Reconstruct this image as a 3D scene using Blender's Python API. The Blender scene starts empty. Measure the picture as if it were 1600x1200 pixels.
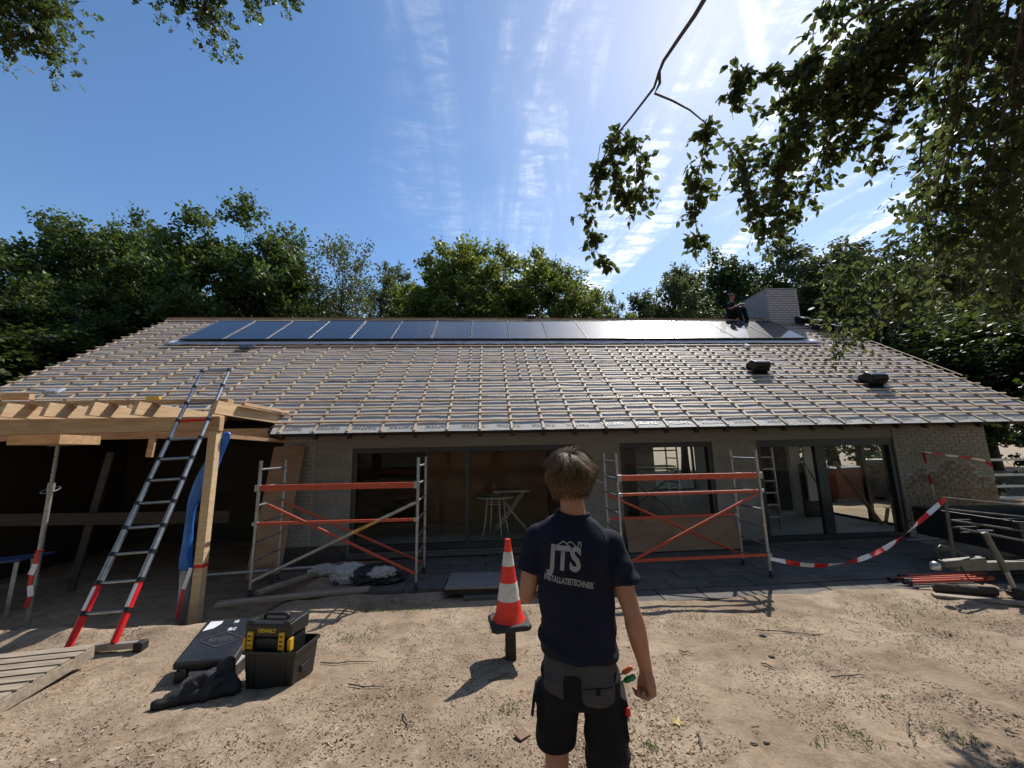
import bpy, bmesh, math, random
import numpy as np
from mathutils import Vector, Matrix, noise
from mathutils.bvhtree import BVHTree
random.seed(7)
RNG = np.random.default_rng(7)
rad = math.radians
scene = bpy.context.scene
col = scene.collection

# ------------------------------------------------------------------ camera
YAW, PITCH, ROLL, FPX = 0.0663, 0.1680, -0.0208, 604.08
CAM = Vector((0.0, 0.0, 2.0))
_f = Vector((math.sin(YAW)*math.cos(PITCH), math.cos(YAW)*math.cos(PITCH), math.sin(PITCH)))
_r0 = Vector((math.cos(YAW), -math.sin(YAW), 0.0))
_u0 = _r0.cross(_f)
CR = _r0*math.cos(ROLL) + _u0*math.sin(ROLL)
CU = -_r0*math.sin(ROLL) + _u0*math.cos(ROLL)
CF = _f
cam_d = bpy.data.cameras.new('camera')
cam_d.sensor_width = 36.0
cam_d.lens = FPX/1600*36.0
cam_d.clip_start = 0.05
cam_d.clip_end = 3000
cam = bpy.data.objects.new('camera', cam_d)
cam.matrix_world = Matrix(((CR.x, CU.x, -CF.x, CAM.x), (CR.y, CU.y, -CF.y, CAM.y), (CR.z, CU.z, -CF.z, CAM.z), (0, 0, 0, 1)))
col.objects.link(cam)
scene.camera = cam

# ------------------------------------------------------------------ light
SUN_EL, SUN_AZ = rad(50), rad(38)            # azimuth measured from +Y towards +X
SUN = Vector((math.sin(SUN_AZ)*math.cos(SUN_EL), math.cos(SUN_AZ)*math.cos(SUN_EL), math.sin(SUN_EL)))
sd = bpy.data.lights.new('sun', 'SUN')
sd.energy = 4.6
sd.angle = rad(0.55)
sd.color = (1.0, 0.94, 0.86)
so = bpy.data.objects.new('sun', sd)
so.rotation_euler = SUN.to_track_quat('Z', 'Y').to_euler()
so.location = SUN*40
col.objects.link(so)
world = bpy.data.worlds.new('World')
scene.world = world
world.use_nodes = True
wn, wl = world.node_tree.nodes, world.node_tree.links
bg = wn['Background']
sky = wn.new('ShaderNodeTexSky')
sky.sky_type = 'NISHITA'
sky.sun_disc = False
sky.sun_elevation = SUN_EL
sky.sun_rotation = SUN_AZ
sky.air_density = 1.0
sky.dust_density = 0.24
sky.ozone_density = 1.7
bg.inputs['Strength'].default_value = 0.134
# thin cirrus: a high ice-cloud layer, sampled where the view ray meets a plane overhead
tc = wn.new('ShaderNodeTexCoord')
sep = wn.new('ShaderNodeSeparateXYZ'); wl.new(tc.outputs['Generated'], sep.inputs[0])
def wmath(op, a, b=None, clamp=False):
    n = wn.new('ShaderNodeMath'); n.operation = op; n.use_clamp = clamp
    for i, x in enumerate((a, b)):
        if x is None: continue
        if isinstance(x, (int, float)): n.inputs[i].default_value = x
        else: wl.new(x, n.inputs[i])
    return n.outputs[0]
zz = wmath('MAXIMUM', sep.outputs['Z'], 0.06)
px_ = wmath('DIVIDE', sep.outputs['X'], zz); py_ = wmath('DIVIDE', sep.outputs['Y'], zz)
cmb = wn.new('ShaderNodeCombineXYZ'); wl.new(px_, cmb.inputs[0]); wl.new(py_, cmb.inputs[1])
def wnoise(scale, rot, sc, detail, rough, dist=0.0):
    mp = wn.new('ShaderNodeMapping'); wl.new(cmb.outputs[0], mp.inputs[0])
    mp.inputs['Rotation'].default_value = (0, 0, rot); mp.inputs['Scale'].default_value = sc
    n = wn.new('ShaderNodeTexNoise'); wl.new(mp.outputs[0], n.inputs['Vector'])
    n.inputs['Scale'].default_value = scale; n.inputs['Detail'].default_value = detail
    n.inputs['Roughness'].default_value = rough; n.inputs['Distortion'].default_value = dist
    return n.outputs['Fac']
def wramp(x, a, b):
    n = wn.new('ShaderNodeMapRange'); n.interpolation_type = 'SMOOTHSTEP'
    wl.new(x, n.inputs[0]); n.inputs[1].default_value = a; n.inputs[2].default_value = b
    return n.outputs[0]
streak = wramp(wnoise(1.6, 0.55, (2.6, 0.55, 1), 9, 0.62, 0.6), 0.42, 0.80)
ripple = wramp(wnoise(11.0, -0.5, (0.7, 2.2, 1), 7, 0.62, 0.5), 0.38, 0.66)
# the cirrus bank lies on the sunward side of the sky and thins out to the west
bank = wramp(wmath('ADD', wmath('MULTIPLY', px_, 0.80), wmath('MULTIPLY', wnoise(0.9, 0.2, (1, 1, 1), 4, 0.55), 1.1)), 0.18, 1.10)
wisp = wramp(wnoise(0.8, 0.3, (0.6, 2.0, 1), 8, 0.6, 0.8), 0.56, 0.82)
dens = wmath('ADD', wmath('MULTIPLY', bank, wmath('ADD', wmath('MULTIPLY', streak, 0.26), wmath('MULTIPLY', wmath('MULTIPLY', wramp(streak, 0.0, 0.6), ripple), 0.72))), wmath('MULTIPLY', wisp, 0.16), True)
dens = wmath('ADD', dens, wmath('MULTIPLY', bank, 0.12), True)
# an old vapour trail drifting below the sun
def _pl(x, y):
    d = CF + CR*((x-800)/FPX) - CU*((y-600)/FPX); return d.x/d.z, d.y/d.z
(ax_, ay_), (bx_, by_) = _pl(1158, -60), _pl(1192, 120)
_l = math.hypot(bx_-ax_, by_-ay_); tx_, ty_ = (bx_-ax_)/_l, (by_-ay_)/_l
dxp, dyp = wmath('SUBTRACT', px_, ax_), wmath('SUBTRACT', py_, ay_)
perp = wmath('ABSOLUTE', wmath('SUBTRACT', wmath('MULTIPLY', dxp, ty_), wmath('MULTIPLY', dyp, tx_)))
alongt = wmath('ADD', wmath('MULTIPLY', dxp, tx_), wmath('MULTIPLY', dyp, ty_))
puff = wnoise(26.0, 0.0, (1, 1, 1), 5, 0.6, 0.3)
trail = wmath('MULTIPLY', wramp(wmath('ADD', perp, wmath('MULTIPLY', puff, 0.025)), 0.040, 0.012), wmath('MULTIPLY', wramp(alongt, _l*1.05, _l*0.75), wramp(alongt, -1.5, -0.8)))
dens = wmath('ADD', dens, wmath('MULTIPLY', trail, 0.38), True)
cloudmix = wn.new('ShaderNodeMixRGB')
wl.new(dens, cloudmix.inputs[0]); hsv = wn.new('ShaderNodeHueSaturation'); hsv.inputs['Saturation'].default_value = 1.15; wl.new(sky.outputs[0], hsv.inputs['Color']); wl.new(hsv.outputs[0], cloudmix.inputs[1])
cloudmix.inputs[2].default_value = (9.0, 9.2, 9.5, 1)
wl.new(cloudmix.outputs[0], bg.inputs['Color'])

vs = scene.view_settings
vs.view_transform = 'Standard'; vs.look = 'None'; vs.exposure = 0.30; vs.gamma = 1.0
vs.use_curve_mapping = False
cy = scene.cycles
cy.use_light_tree = False; cy.max_bounces = 4; cy.diffuse_bounces = 2; cy.glossy_bounces = 3; cy.transmission_bounces = 3; cy.transparent_max_bounces = 8
cy.caustics_reflective = False; cy.caustics_refractive = False

# ------------------------------------------------------------------ helpers
def ray(x, y):
    return CF + CR*((x-800)/FPX) - CU*((y-600)/FPX)
def atY(x, y, Y):                      # the point at depth Y seen at a place in the photograph
    d = ray(x, y); return CAM + d*(Y/d.y)
def atZ(x, y, z=0.0):
    d = ray(x, y); return CAM + d*((z-CAM.z)/d.z)
def atD(x, y, D):                      # at distance D
    d = ray(x, y); return CAM + d.normalized()*D

M = {}
def nt(name):
    m = bpy.data.materials.new(name); m.use_nodes = True
    n, l = m.node_tree.nodes, m.node_tree.links
    return m, n, l, n['Principled BSDF']
def mat(name, c, rough=0.7, metal=0.0, var=0.25, scale=8.0, stretch=(1, 1, 1), bump=0.0, bscale=40.0, spec=0.5, rnd=0.0, c2=None, detail=6, coat=0.0, contrast=(0.35, 0.65)):
    """procedural material: two tones mixed by noise, a touch of bump, optional value change from object to object"""
    m, n, l, b = nt(name)
    t = n.new('ShaderNodeTexCoord'); mp = n.new('ShaderNodeMapping'); l.new(t.outputs['Object'], mp.inputs[0])
    mp.inputs['Scale'].default_value = stretch
    nz = n.new('ShaderNodeTexNoise'); l.new(mp.outputs[0], nz.inputs['Vector'])
    nz.inputs['Scale'].default_value = scale; nz.inputs['Detail'].default_value = detail; nz.inputs['Roughness'].default_value = 0.6
    oi = n.new('ShaderNodeObjectInfo')
    ad = n.new('ShaderNodeVectorMath'); ad.operation = 'ADD'; l.new(t.outputs['Object'], ad.inputs[0]); l.new(oi.outputs['Random'], ad.inputs[1]); l.new(ad.outputs[0], mp.inputs[0])
    rp = n.new('ShaderNodeMapRange'); l.new(nz.outputs['Fac'], rp.inputs[0]); rp.inputs[1].default_value = contrast[0]; rp.inputs[2].default_value = contrast[1]
    mx = n.new('ShaderNodeMixRGB'); l.new(rp.outputs[0], mx.inputs[0])
    if c2 is None: c2 = tuple(min(1, x*(1+var)) for x in c); c = tuple(x*(1-var) for x in c)
    mx.inputs[1].default_value = (*c, 1); mx.inputs[2].default_value = (*c2, 1)
    out = mx.outputs[0]
    if rnd:
        hs = n.new('ShaderNodeHueSaturation'); l.new(out, hs.inputs['Color'])
        vr = n.new('ShaderNodeMapRange'); l.new(oi.outputs['Random'], vr.inputs[0]); vr.inputs[3].default_value = 1-rnd; vr.inputs[4].default_value = 1+rnd
        l.new(vr.outputs[0], hs.inputs['Value']); out = hs.outputs[0]
    l.new(out, b.inputs['Base Color'])
    b.inputs['Roughness'].default_value = rough; b.inputs['Metallic'].default_value = metal
    b.inputs['Specular IOR Level'].default_value = spec
    b.inputs['Coat Weight'].default_value = coat
    if bump:
        n2 = n.new('ShaderNodeTexNoise'); l.new(mp.outputs[0], n2.inputs['Vector']); n2.inputs['Scale'].default_value = bscale; n2.inputs['Detail'].default_value = 5
        bp = n.new('ShaderNodeBump'); bp.inputs['Strength'].default_value = bump; bp.inputs['Distance'].default_value = 0.02
        l.new(n2.outputs['Fac'], bp.inputs['Height']); l.new(bp.outputs[0], b.inputs['Normal'])
    M[name] = m
    return m

def tag(o, label=None, cat=None, group=None, kind=None):
    if label: o['label'] = label
    if cat: o['category'] = cat
    if group: o['group'] = group
    if kind: o['kind'] = kind
    return o
ORG = {}
def thing(name, label, cat, loc=(0, 0, 0), rz=0.0, group=None):
    o = bpy.data.objects.new(name, None); o.empty_display_size = 0.1
    col.objects.link(o); o.location = loc; o.rotation_euler = (0, 0, rz)
    ORG[o.name] = Vector(loc)
    return tag(o, label, cat, group)

class MB:
    def __init__(s): s.v = []; s.f = []
    def add(s, vs, fs):
        k = len(s.v); s.v += [tuple(x) for x in vs]; s.f += [tuple(i+k for i in q) for q in fs]; return s
    def box(s, c, size, rot=None):
        c = Vector(c); hx, hy, hz = size[0]/2, size[1]/2, size[2]/2
        p = [Vector((x, y, z)) for z in (-hz, hz) for y in (-hy, hy) for x in (-hx, hx)]
        if rot is not None: p = [rot @ q for q in p]
        return s.add([c+q for q in p], [(0, 2, 3, 1), (4, 5, 7, 6), (0, 1, 5, 4), (2, 6, 7, 3), (0, 4, 6, 2), (1, 3, 7, 5)])
    def beam(s, p0, p1, w, h, up=(0, 0, 1)):
        p0, p1 = Vector(p0), Vector(p1); d = (p1-p0).normalized(); u = Vector(up); u = (u-d*u.dot(d)).normalized(); r = d.cross(u)
        q = [p+r*a*w/2+u*b*h/2 for p in (p0, p1) for a, b in ((-1, -1), (1, -1), (1, 1), (-1, 1))]
        return s.add(q, [(0, 1, 2, 3), (7, 6, 5, 4), (0, 4, 5, 1), (1, 5, 6, 2), (2, 6, 7, 3), (3, 7, 4, 0)])
    def tube(s, pts, r, n=8, caps=True, closed=False):
        pts = [Vector(p) for p in pts]; m = len(pts)
        rr = r if isinstance(r, (list, tuple)) else [r]*m
        vs = []; prev = None
        for i, p in enumerate(pts):
            if closed: d = pts[(i+1) % m]-pts[i-1]
            else: d = pts[min(i+1, m-1)]-pts[max(i-1, 0)]
            if d.length < 1e-9: d = Vector((0, 0, 1))
            d.normalize()
            if prev is None: a = d.orthogonal().normalized()
            else:
                a = prev-d*prev.dot(d)
                a = a.normalized() if a.length > 1e-6 else d.orthogonal().normalized()
            prev = a; b = d.cross(a)
            vs += [p+(a*math.cos(2*math.pi*k/n)+b*math.sin(2*math.pi*k/n))*rr[i] for k in range(n)]
        fs = []
        for i in range(m if closed else m-1):
            j = (i+1) % m
            fs += [(i*n+k, i*n+(k+1) % n, j*n+(k+1) % n, j*n+k) for k in range(n)]
        if caps and not closed: fs += [tuple(range(n-1, -1, -1)), tuple((m-1)*n+k for k in range(n))]
        return s.add(vs, fs)
    def lathe(s, prof, c=(0, 0, 0), n=24, sq=None):
        c = Vector(c); vs = []; fs = []
        for r, z in prof: vs += [c+Vector((r*math.cos(2*math.pi*k/n), r*math.sin(2*math.pi*k/n), z)) for k in range(n)]
        for i in range(len(prof)-1): fs += [(i*n+k, i*n+(k+1) % n, (i+1)*n+(k+1) % n, (i+1)*n+k) for k in range(n)]
        fs += [tuple(range(n-1, -1, -1)), tuple((len(prof)-1)*n+k for k in range(n))]
        return s.add(vs, fs)
    def prism(s, poly, vec):
        n = len(poly); vec = Vector(vec); a = [Vector(p) for p in poly]
        return s.add(a+[p+vec for p in a], [tuple(range(n-1, -1, -1)), tuple(range(n, 2*n))]+[(i, (i+1) % n, n+(i+1) % n, n+i) for i in range(n)])
    def loft(s, rings, caps=True):
        n = len(rings[0]); vs = [p for r in rings for p in r]; fs = []
        for i in range(len(rings)-1): fs += [(i*n+k, i*n+(k+1) % n, (i+1)*n+(k+1) % n, (i+1)*n+k) for k in range(n)]
        if caps: fs += [tuple(range(n-1, -1, -1)), tuple((len(rings)-1)*n+k for k in range(n))]
        return s.add(vs, fs)
    def mesh(s, name, org=Vector((0, 0, 0))):
        me = bpy.data.meshes.new(name); me.from_pydata([tuple(Vector(p)-org) for p in s.v], [], s.f); me.update(); return me
    def build(s, name, m, parent=None, smooth=False, bevel=0.0, world=True, kind=None, fix=True):
        org = ORG.get(parent.name, Vector((0, 0, 0))) if (parent and world) else Vector((0, 0, 0))
        me = s.mesh(name, org)
        if fix:
            bm = bmesh.new(); bm.from_mesh(me); bmesh.ops.recalc_face_normals(bm, faces=bm.faces); bm.to_mesh(me); bm.free()
        o = bpy.data.objects.new(name, me); col.objects.link(o)
        if isinstance(m, (list, tuple)):
            for x in m: me.materials.append(M[x] if isinstance(x, str) else x)
        else: me.materials.append(M[m] if isinstance(m, str) else m)
        if smooth:
            me.polygons.foreach_set('use_smooth', [True]*len(me.polygons))
            if smooth == 'auto': me.set_sharp_from_angle(angle=rad(40))
        if bevel:
            md = o.modifiers.new('bevel', 'BEVEL'); md.width = bevel; md.segments = 2; md.limit_method = 'ANGLE'
        if parent:
            o.parent = parent
            if world: ORG[o.name] = org
        elif not parent: ORG[o.name] = Vector((0, 0, 0))
        if kind: o['kind'] = kind
        return o
def piece(name, me, parent, loc, rot=(0, 0, 0), org=None, scale=None):
    o = bpy.data.objects.new(name, me); col.objects.link(o); o.parent = parent
    o.location = Vector(loc)-(ORG.get(parent.name, Vector((0, 0, 0))) if org is None else org)
    o.rotation_euler = rot
    if scale: o.scale = scale
    return o
def text_mesh(s, size, bold=0.0, extrude=0.0):
    cu = bpy.data.curves.new('lettering', 'FONT'); cu.body = s; cu.size = size; cu.align_x = 'CENTER'; cu.align_y = 'CENTER'; cu.offset = bold; cu.extrude = extrude; cu.resolution_u = 3
    ob = bpy.data.objects.new('lettering', cu); col.objects.link(ob)
    dg = bpy.context.evaluated_depsgraph_get()
    me = bpy.data.meshes.new_from_object(ob.evaluated_get(dg)); bpy.data.objects.remove(ob); return me
def sm(a, b, x):
    t = max(0.0, min(1.0, (x-a)/(b-a))); return t*t*(3-2*t)

# ------------------------------------------------------------------ materials
mat('pine', (0.52, 0.36, 0.20), 0.65, c2=(0.66, 0.49, 0.30), scale=3, stretch=(3, 3, 12), bump=0.15, rnd=0.10)
mat('pine_beam', (0.42, 0.25, 0.125), 0.6, c2=(0.56, 0.375, 0.21), scale=2.2, stretch=(1.0, 9, 9), bump=0.15, rnd=0.06)
mat('pine_joist', (0.50, 0.33, 0.18), 0.6, c2=(0.64, 0.46, 0.27), scale=2.2, stretch=(9, 1.0, 9), bump=0.15, rnd=0.06)
mat('batten', (0.46, 0.34, 0.22), 0.65, c2=(0.62, 0.49, 0.345), scale=2, stretch=(1, 14, 14), bump=0.1, rnd=0.22)
mat('batten_red', (0.36, 0.22, 0.13), 0.65, c2=(0.47, 0.31, 0.20), scale=2, stretch=(1, 14, 14), bump=0.1, rnd=0.15)
mat('old_wood', (0.20, 0.16, 0.12), 0.8, c2=(0.34, 0.28, 0.21), scale=3, stretch=(1, 8, 8), bump=0.3, rnd=0.12)
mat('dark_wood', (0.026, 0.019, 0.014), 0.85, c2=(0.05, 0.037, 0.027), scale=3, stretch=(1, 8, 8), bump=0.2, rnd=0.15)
mat('plywood', (0.20, 0.115, 0.065), 0.65, c2=(0.27, 0.165, 0.095), scale=2.0, stretch=(1, 6, 1.5), bump=0.05)
mat('brown_board', (0.20, 0.092, 0.048), 0.7, c2=(0.25, 0.125, 0.068), scale=1.5, bump=0.05)
mat('anthracite', (0.018, 0.020, 0.025), 0.45, var=0.15, rnd=0.05)
mat('white_plaster', (0.70, 0.69, 0.67), 0.85, c2=(0.78, 0.77, 0.75), scale=2.5, bump=0.05)
mat('screed', (0.68, 0.68, 0.67), 0.7, c2=(0.77, 0.77, 0.76), scale=1.5, bump=0.05)
mat('aac_block', (0.19, 0.187, 0.178), 0.9, c2=(0.24, 0.236, 0.225), scale=5, bump=0.25, bscale=60, rnd=0.06)
mat('dark_mortar', (0.11, 0.10, 0.095), 0.95, var=0.2, scale=20)
mat('mortar', (0.19, 0.18, 0.165), 0.95, var=0.2, scale=20, bump=0.3)
mat('white_brick', (0.24, 0.233, 0.215), 0.85, c2=(0.31, 0.302, 0.285), scale=14, bump=0.35, rnd=0.08)
mat('bare_brick', (0.15, 0.105, 0.065), 0.9, c2=(0.26, 0.20, 0.14), scale=14, bump=0.4, rnd=0.22)
mat('worn_brick', (0.15, 0.11, 0.07), 0.9, c2=(0.29, 0.27, 0.24), scale=18, bump=0.4, rnd=0.1, contrast=(0.46, 0.56))
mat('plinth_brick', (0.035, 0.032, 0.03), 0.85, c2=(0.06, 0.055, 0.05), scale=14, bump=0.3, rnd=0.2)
mat('chimney_brick', (0.50, 0.47, 0.45), 0.85, c2=(0.62, 0.59, 0.56), scale=10, bump=0.3, rnd=0.05)
mat('fascia_board', (0.18, 0.173, 0.162), 0.8, c2=(0.215, 0.208, 0.196), scale=1.5, stretch=(0.5, 4, 10), bump=0.05)
mat('black_plastic', (0.012, 0.012, 0.013), 0.42, var=0.2, scale=20, bump=0.05, bscale=120)
mat('black_rubber', (0.015, 0.015, 0.015), 0.7, var=0.3, scale=20, bump=0.1)
mat('galvanised', (0.24, 0.245, 0.25), 0.45, 0.8, c2=(0.36, 0.365, 0.37), scale=12, bump=0.05)
mat('aluminium', (0.42, 0.43, 0.44), 0.38, 0.9, c2=(0.56, 0.57, 0.58), scale=9, rnd=0.05)
mat('dull_steel', (0.30, 0.285, 0.26), 0.55, 0.5, c2=(0.42, 0.40, 0.37), scale=14, bump=0.1)
mat('red_steel', (0.42, 0.055, 0.02), 0.5, c2=(0.30, 0.20, 0.16), scale=22, bump=0.08, rnd=0.10, contrast=(0.58, 0.72))
mat('red_plastic', (0.62, 0.010, 0.015), 0.38, c2=(0.72, 0.02, 0.02), scale=9)
mat('blue_tarp', (0.012, 0.10, 0.42), 0.4, c2=(0.02, 0.16, 0.55), scale=6, bump=0.4, bscale=12)
mat('grey_pvc', (0.33, 0.33, 0.335), 0.4, var=0.08)
mat('white_metal', (0.62, 0.61, 0.58), 0.45, var=0.08)
mat('white_paper', (0.75, 0.75, 0.75), 0.8, var=0.05)
mat('white_cloth', (0.42, 0.41, 0.42), 0.9, var=0.15, scale=6, bump=0.5, bscale=10)
mat('slab', (0.078, 0.071, 0.064), 0.9, c2=(0.125, 0.115, 0.104), scale=5, bump=0.25, bscale=30, rnd=0.15)
mat('vent_black', (0.010, 0.011, 0.012), 0.35, var=0.2)
mat('underlay', (0.35, 0.342, 0.325), 0.68, c2=(0.43, 0.415, 0.385), scale=2.2, stretch=(1, 2, 2), bump=0.45, bscale=9, spec=0.4)
mat('underlay_print', (0.15, 0.155, 0.16), 0.5, var=0.15)
mat('flashing', (0.50, 0.50, 0.50), 0.35, 0.3, c2=(0.62, 0.62, 0.62), scale=5, bump=0.5, bscale=10)
mat('ridge_tile', (0.17, 0.10, 0.06), 0.75, c2=(0.25, 0.16, 0.10), scale=6, bump=0.2, rnd=0.1)
mat('tape_red', (0.62, 0.015, 0.02), 0.45, var=0.1)
mat('tape_white', (0.78, 0.77, 0.76), 0.45, var=0.05)
def glass_mat(name, tint, refl=1.0):
    m, n, l, b = nt(name); n.remove(b)
    tr = n.new('ShaderNodeBsdfTransparent'); tr.inputs[0].default_value = (*tint, 1)
    gl = n.new('ShaderNodeBsdfGlossy'); gl.inputs['Roughness'].default_value = 0.01
    fr = n.new('ShaderNodeFresnel'); fr.inputs[0].default_value = 1.18
    mx = n.new('ShaderNodeMixShader'); l.new(fr.outputs[0], mx.inputs[0]); l.new(tr.outputs[0], mx.inputs[1]); l.new(gl.outputs[0], mx.inputs[2])
    l.new(mx.outputs[0], n['Material Output'].inputs[0]); M[name] = m
glass_mat('pane_glass', (0.95, 0.965, 0.955))
# ------------------------------------------------------------------ ground
def gz(x, y):
    z = 0.15*(1-sm(2.2, 4.8, y))
    z -= 0.42*(1-sm(-3.7, -2.7, x))*sm(5.05, 6.1, y)*(1-sm(11, 13, y))
    z -= 0.045*sm(-2.0, -1.6, x)*(1-sm(9.0, 9.5, x))*sm(5.35, 5.55, y)*(1-sm(18, 19, y))
    near = (1-sm(14, 22, math.hypot(x, y-5)))
    patio = sm(-2.0, -1.6, x)*(1-sm(9.0, 9.5, x))*sm(5.4, 5.6, y)
    z += near*(1-patio)*(0.035*noise.noise(Vector((x*0.9, y*0.9, 0)))+0.024*noise.noise(Vector((x*2.6, y*3.1, 4)))+0.012*noise.noise(Vector((x*6, y*6, 9))))
    # old wheel ruts across the yard
    for c0, sl, d in ((3.05, 0.16, 0.016), (3.62, 0.15, 0.016), (2.35, -0.22, 0.012), (4.45, -0.10, 0.012)):
        w_ = (y-c0-sl*x-0.10*noise.noise(Vector((x*0.7, c0, 3))))/0.085
        if -3 < w_ < 3: z += d*(-math.exp(-w_*w_)+0.55*math.exp(-(abs(w_)-1.7)**2*2.2))*(0.5+0.8*abs(noise.noise(Vector((x*1.1, c0, 8)))))
    # loose sand thrown up along the edge of the dug-out carport
    z += 0.10*math.exp(-((y-5.0-0.12*noise.noise(Vector((x*1.5, 0, 2))))/0.22)**2)*(1-sm(-3.0, -2.2, x))
    return z
def axis(lo, hi, step, far):
    a = list(np.arange(lo, hi, step)); out = []; d = step
    x = hi
    while x < far: out.append(x); d *= 1.25; x += d
    out.append(far); pre = []; d = step; x = lo-step
    while x > -far: pre.append(x); d *= 1.25; x -= d
    pre.append(-far)
    return pre[::-1]+a+out
gx, gy = axis(-9, 10, 0.075, 900), axis(0.2, 9, 0.065, 900)
nx = len(gx)
gm = MB(); gm.v = [(x, y, gz(x, y)) for y in gy for x in gx]
gm.f = [(j*nx+i, j*nx+i+1, (j+1)*nx+i+1, (j+1)*nx+i) for j in range(len(gy)-1) for i in range(nx-1)]
m, n, l, b = nt('sand')
t = n.new('ShaderNodeTexCoord')
def nnoise(scale, detail=8, rough=0.62, dist=0.0):
    z = n.new('ShaderNodeTexNoise'); l.new(t.outputs['Object'], z.inputs['Vector']); z.inputs['Scale'].default_value = scale; z.inputs['Detail'].default_value = detail; z.inputs['Roughness'].default_value = rough; z.inputs['Distortion'].default_value = dist; return z.outputs['Fac']
def nramp(x, a, b_, c=0.0, d=1.0):
    z = n.new('ShaderNodeMapRange'); l.new(x, z.inputs[0]); z.inputs[1].default_value = a; z.inputs[2].default_value = b_; z.inputs[3].default_value = c; z.inputs[4].default_value = d; return z.outputs[0]
def nmix(f, a, b_):
    z = n.new('ShaderNodeMixRGB')
    if isinstance(f, float): z.inputs[0].default_value = f
    else: l.new(f, z.inputs[0])
    for i, q in ((1, a), (2, b_)):
        if isinstance(q, tuple): z.inputs[i].default_value = (*q, 1)
        else: l.new(q, z.inputs[i])
    return z.outputs[0]
c = nmix(nramp(nnoise(1.3), 0.35, 0.65), (0.275, 0.205, 0.142), (0.40, 0.315, 0.228))
c = nmix(nramp(nnoise(4.5, 10, 0.7, 0.4), 0.47, 0.66, 0, 0.8), c, (0.17, 0.122, 0.08))
c = nmix(nramp(nnoise(0.55, 4, 0.6, 0.6), 0.48, 0.66, 0, 0.55), c, (0.185, 0.135, 0.092))
c = nmix(nramp(nnoise(38, 6, 0.75), 0.50, 0.66, 0, 0.7), c, (0.17, 0.12, 0.078))
c = nmix(nramp(nnoise(75, 4, 0.7), 0.60, 0.72, 0, 0.6), c, (0.56, 0.46, 0.34))
l.new(c, b.inputs['Base Color']); b.inputs['Roughness'].default_value = 0.95; b.inputs['Specular IOR Level'].default_value = 0.15
bp = n.new('ShaderNodeBump'); bp.inputs['Strength'].default_value = 0.8; bp.inputs['Distance'].default_value = 0.025
l.new(nnoise(26, 9, 0.7), bp.inputs['Height']); l.new(bp.outputs[0], b.inputs['Normal'])
M['sand'] = m
ground = gm.build('ground', 'sand', smooth=True, fix=False); tag(ground, kind='structure')

# paving in front of the house
patio = thing('patio', 'dark grey slab paving along the front of the house', 'paving', (0, 0, 0)); patio['kind'] = 'structure'
del patio['category']
slab_me = []
for k in range(4):
    sb = MB(); sb.box((0, 0, -0.025), (0.592-0.004*k, 0.392, 0.05)); sb.v = [(x+random.uniform(-.004, .004), y+random.uniform(-.004, .004), z) for x, y, z in sb.v]
    me = sb.mesh('slab'); me.materials.append(M['slab']); slab_me.append(me)
for j in range(7):
    yy = 5.38+0.4*j
    for i in range(18):
        xx = -1.55+0.6*i+(0.3 if j % 2 else 0)
        if j == 0 and xx < 1.0+0.3*noise.noise(Vector((j,3,1))): continue
        if j == 1 and xx < -0.4: continue
        if xx > 8.6: continue
        piece('slab', random.choice(slab_me), patio, (xx, yy+0.2, (0.003 if j else -0.012)+random.uniform(-.006, .006)), (random.uniform(-.008, .008), random.uniform(-.008, .008), random.uniform(-.01, .01)))

# ------------------------------------------------------------------ house
WY = 8.0
YE, ZE, YR, ZR = 7.1886, 2.362, 12.8752, 6.4432
XL, XR = -10.36, 11.87
SL = math.hypot(YR-YE, ZR-ZE); SA = math.atan2(ZR-ZE, YR-YE)
def S(x, s, h=0.0):                    # point on the front roof slope: s up the slope from the eave, h off it
    return Vector((x, YE+s*math.cos(SA)-h*math.sin(SA), ZE+s*math.sin(SA)+h*math.cos(SA)))
house = thing('bungalow', 'long low bungalow being re-roofed with bare battens over grey underlay', 'house', (0, WY, 0))
HO = ORG['bungalow']
def wx(px, y=700): return atY(px, y, WY).x
X0, X1 = wx(552), wx(897)          # wide opening
X2, X3 = wx(968), wx(1112)         # middle window
X4, X5 = wx(1182), wx(1397)        # sliding door
XB0, XB1, XBL = -4.0, -3.37, X0
HEAD, XSIDE, XW1 = 2.06, 9.55, 11.05
# roof decks
def roof_prism(name, x0, x1, s0, back=False):
    mb = MB()
    if not back: P = [S(x0, s0, 0), S(x0, SL, 0), S(x0, SL, -0.14), S(x0, s0, -0.14)]
    else:
        P = [S(x0, SL, 0), S(x0, SL, -0.14)]; mir = lambda p: Vector((p.x, 2*YR-p.y, p.z))
        P = [S(x0, SL, 0), mir(S(x0, 0, 0)), mir(S(x0, 0, -0.14)), S(x0, SL, -0.17)]
    mb.prism(P, (x1-x0, 0, 0)); return mb.build(name, 'dark_wood', house)
roof_prism('roof_deck', -3.95, XR-0.03, 0.10)
roof_prism('roof_deck', XL+0.03, -3.953, 0.72)
roof_prism('rear_roof_slope', XL, XR, 0, True)
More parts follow.
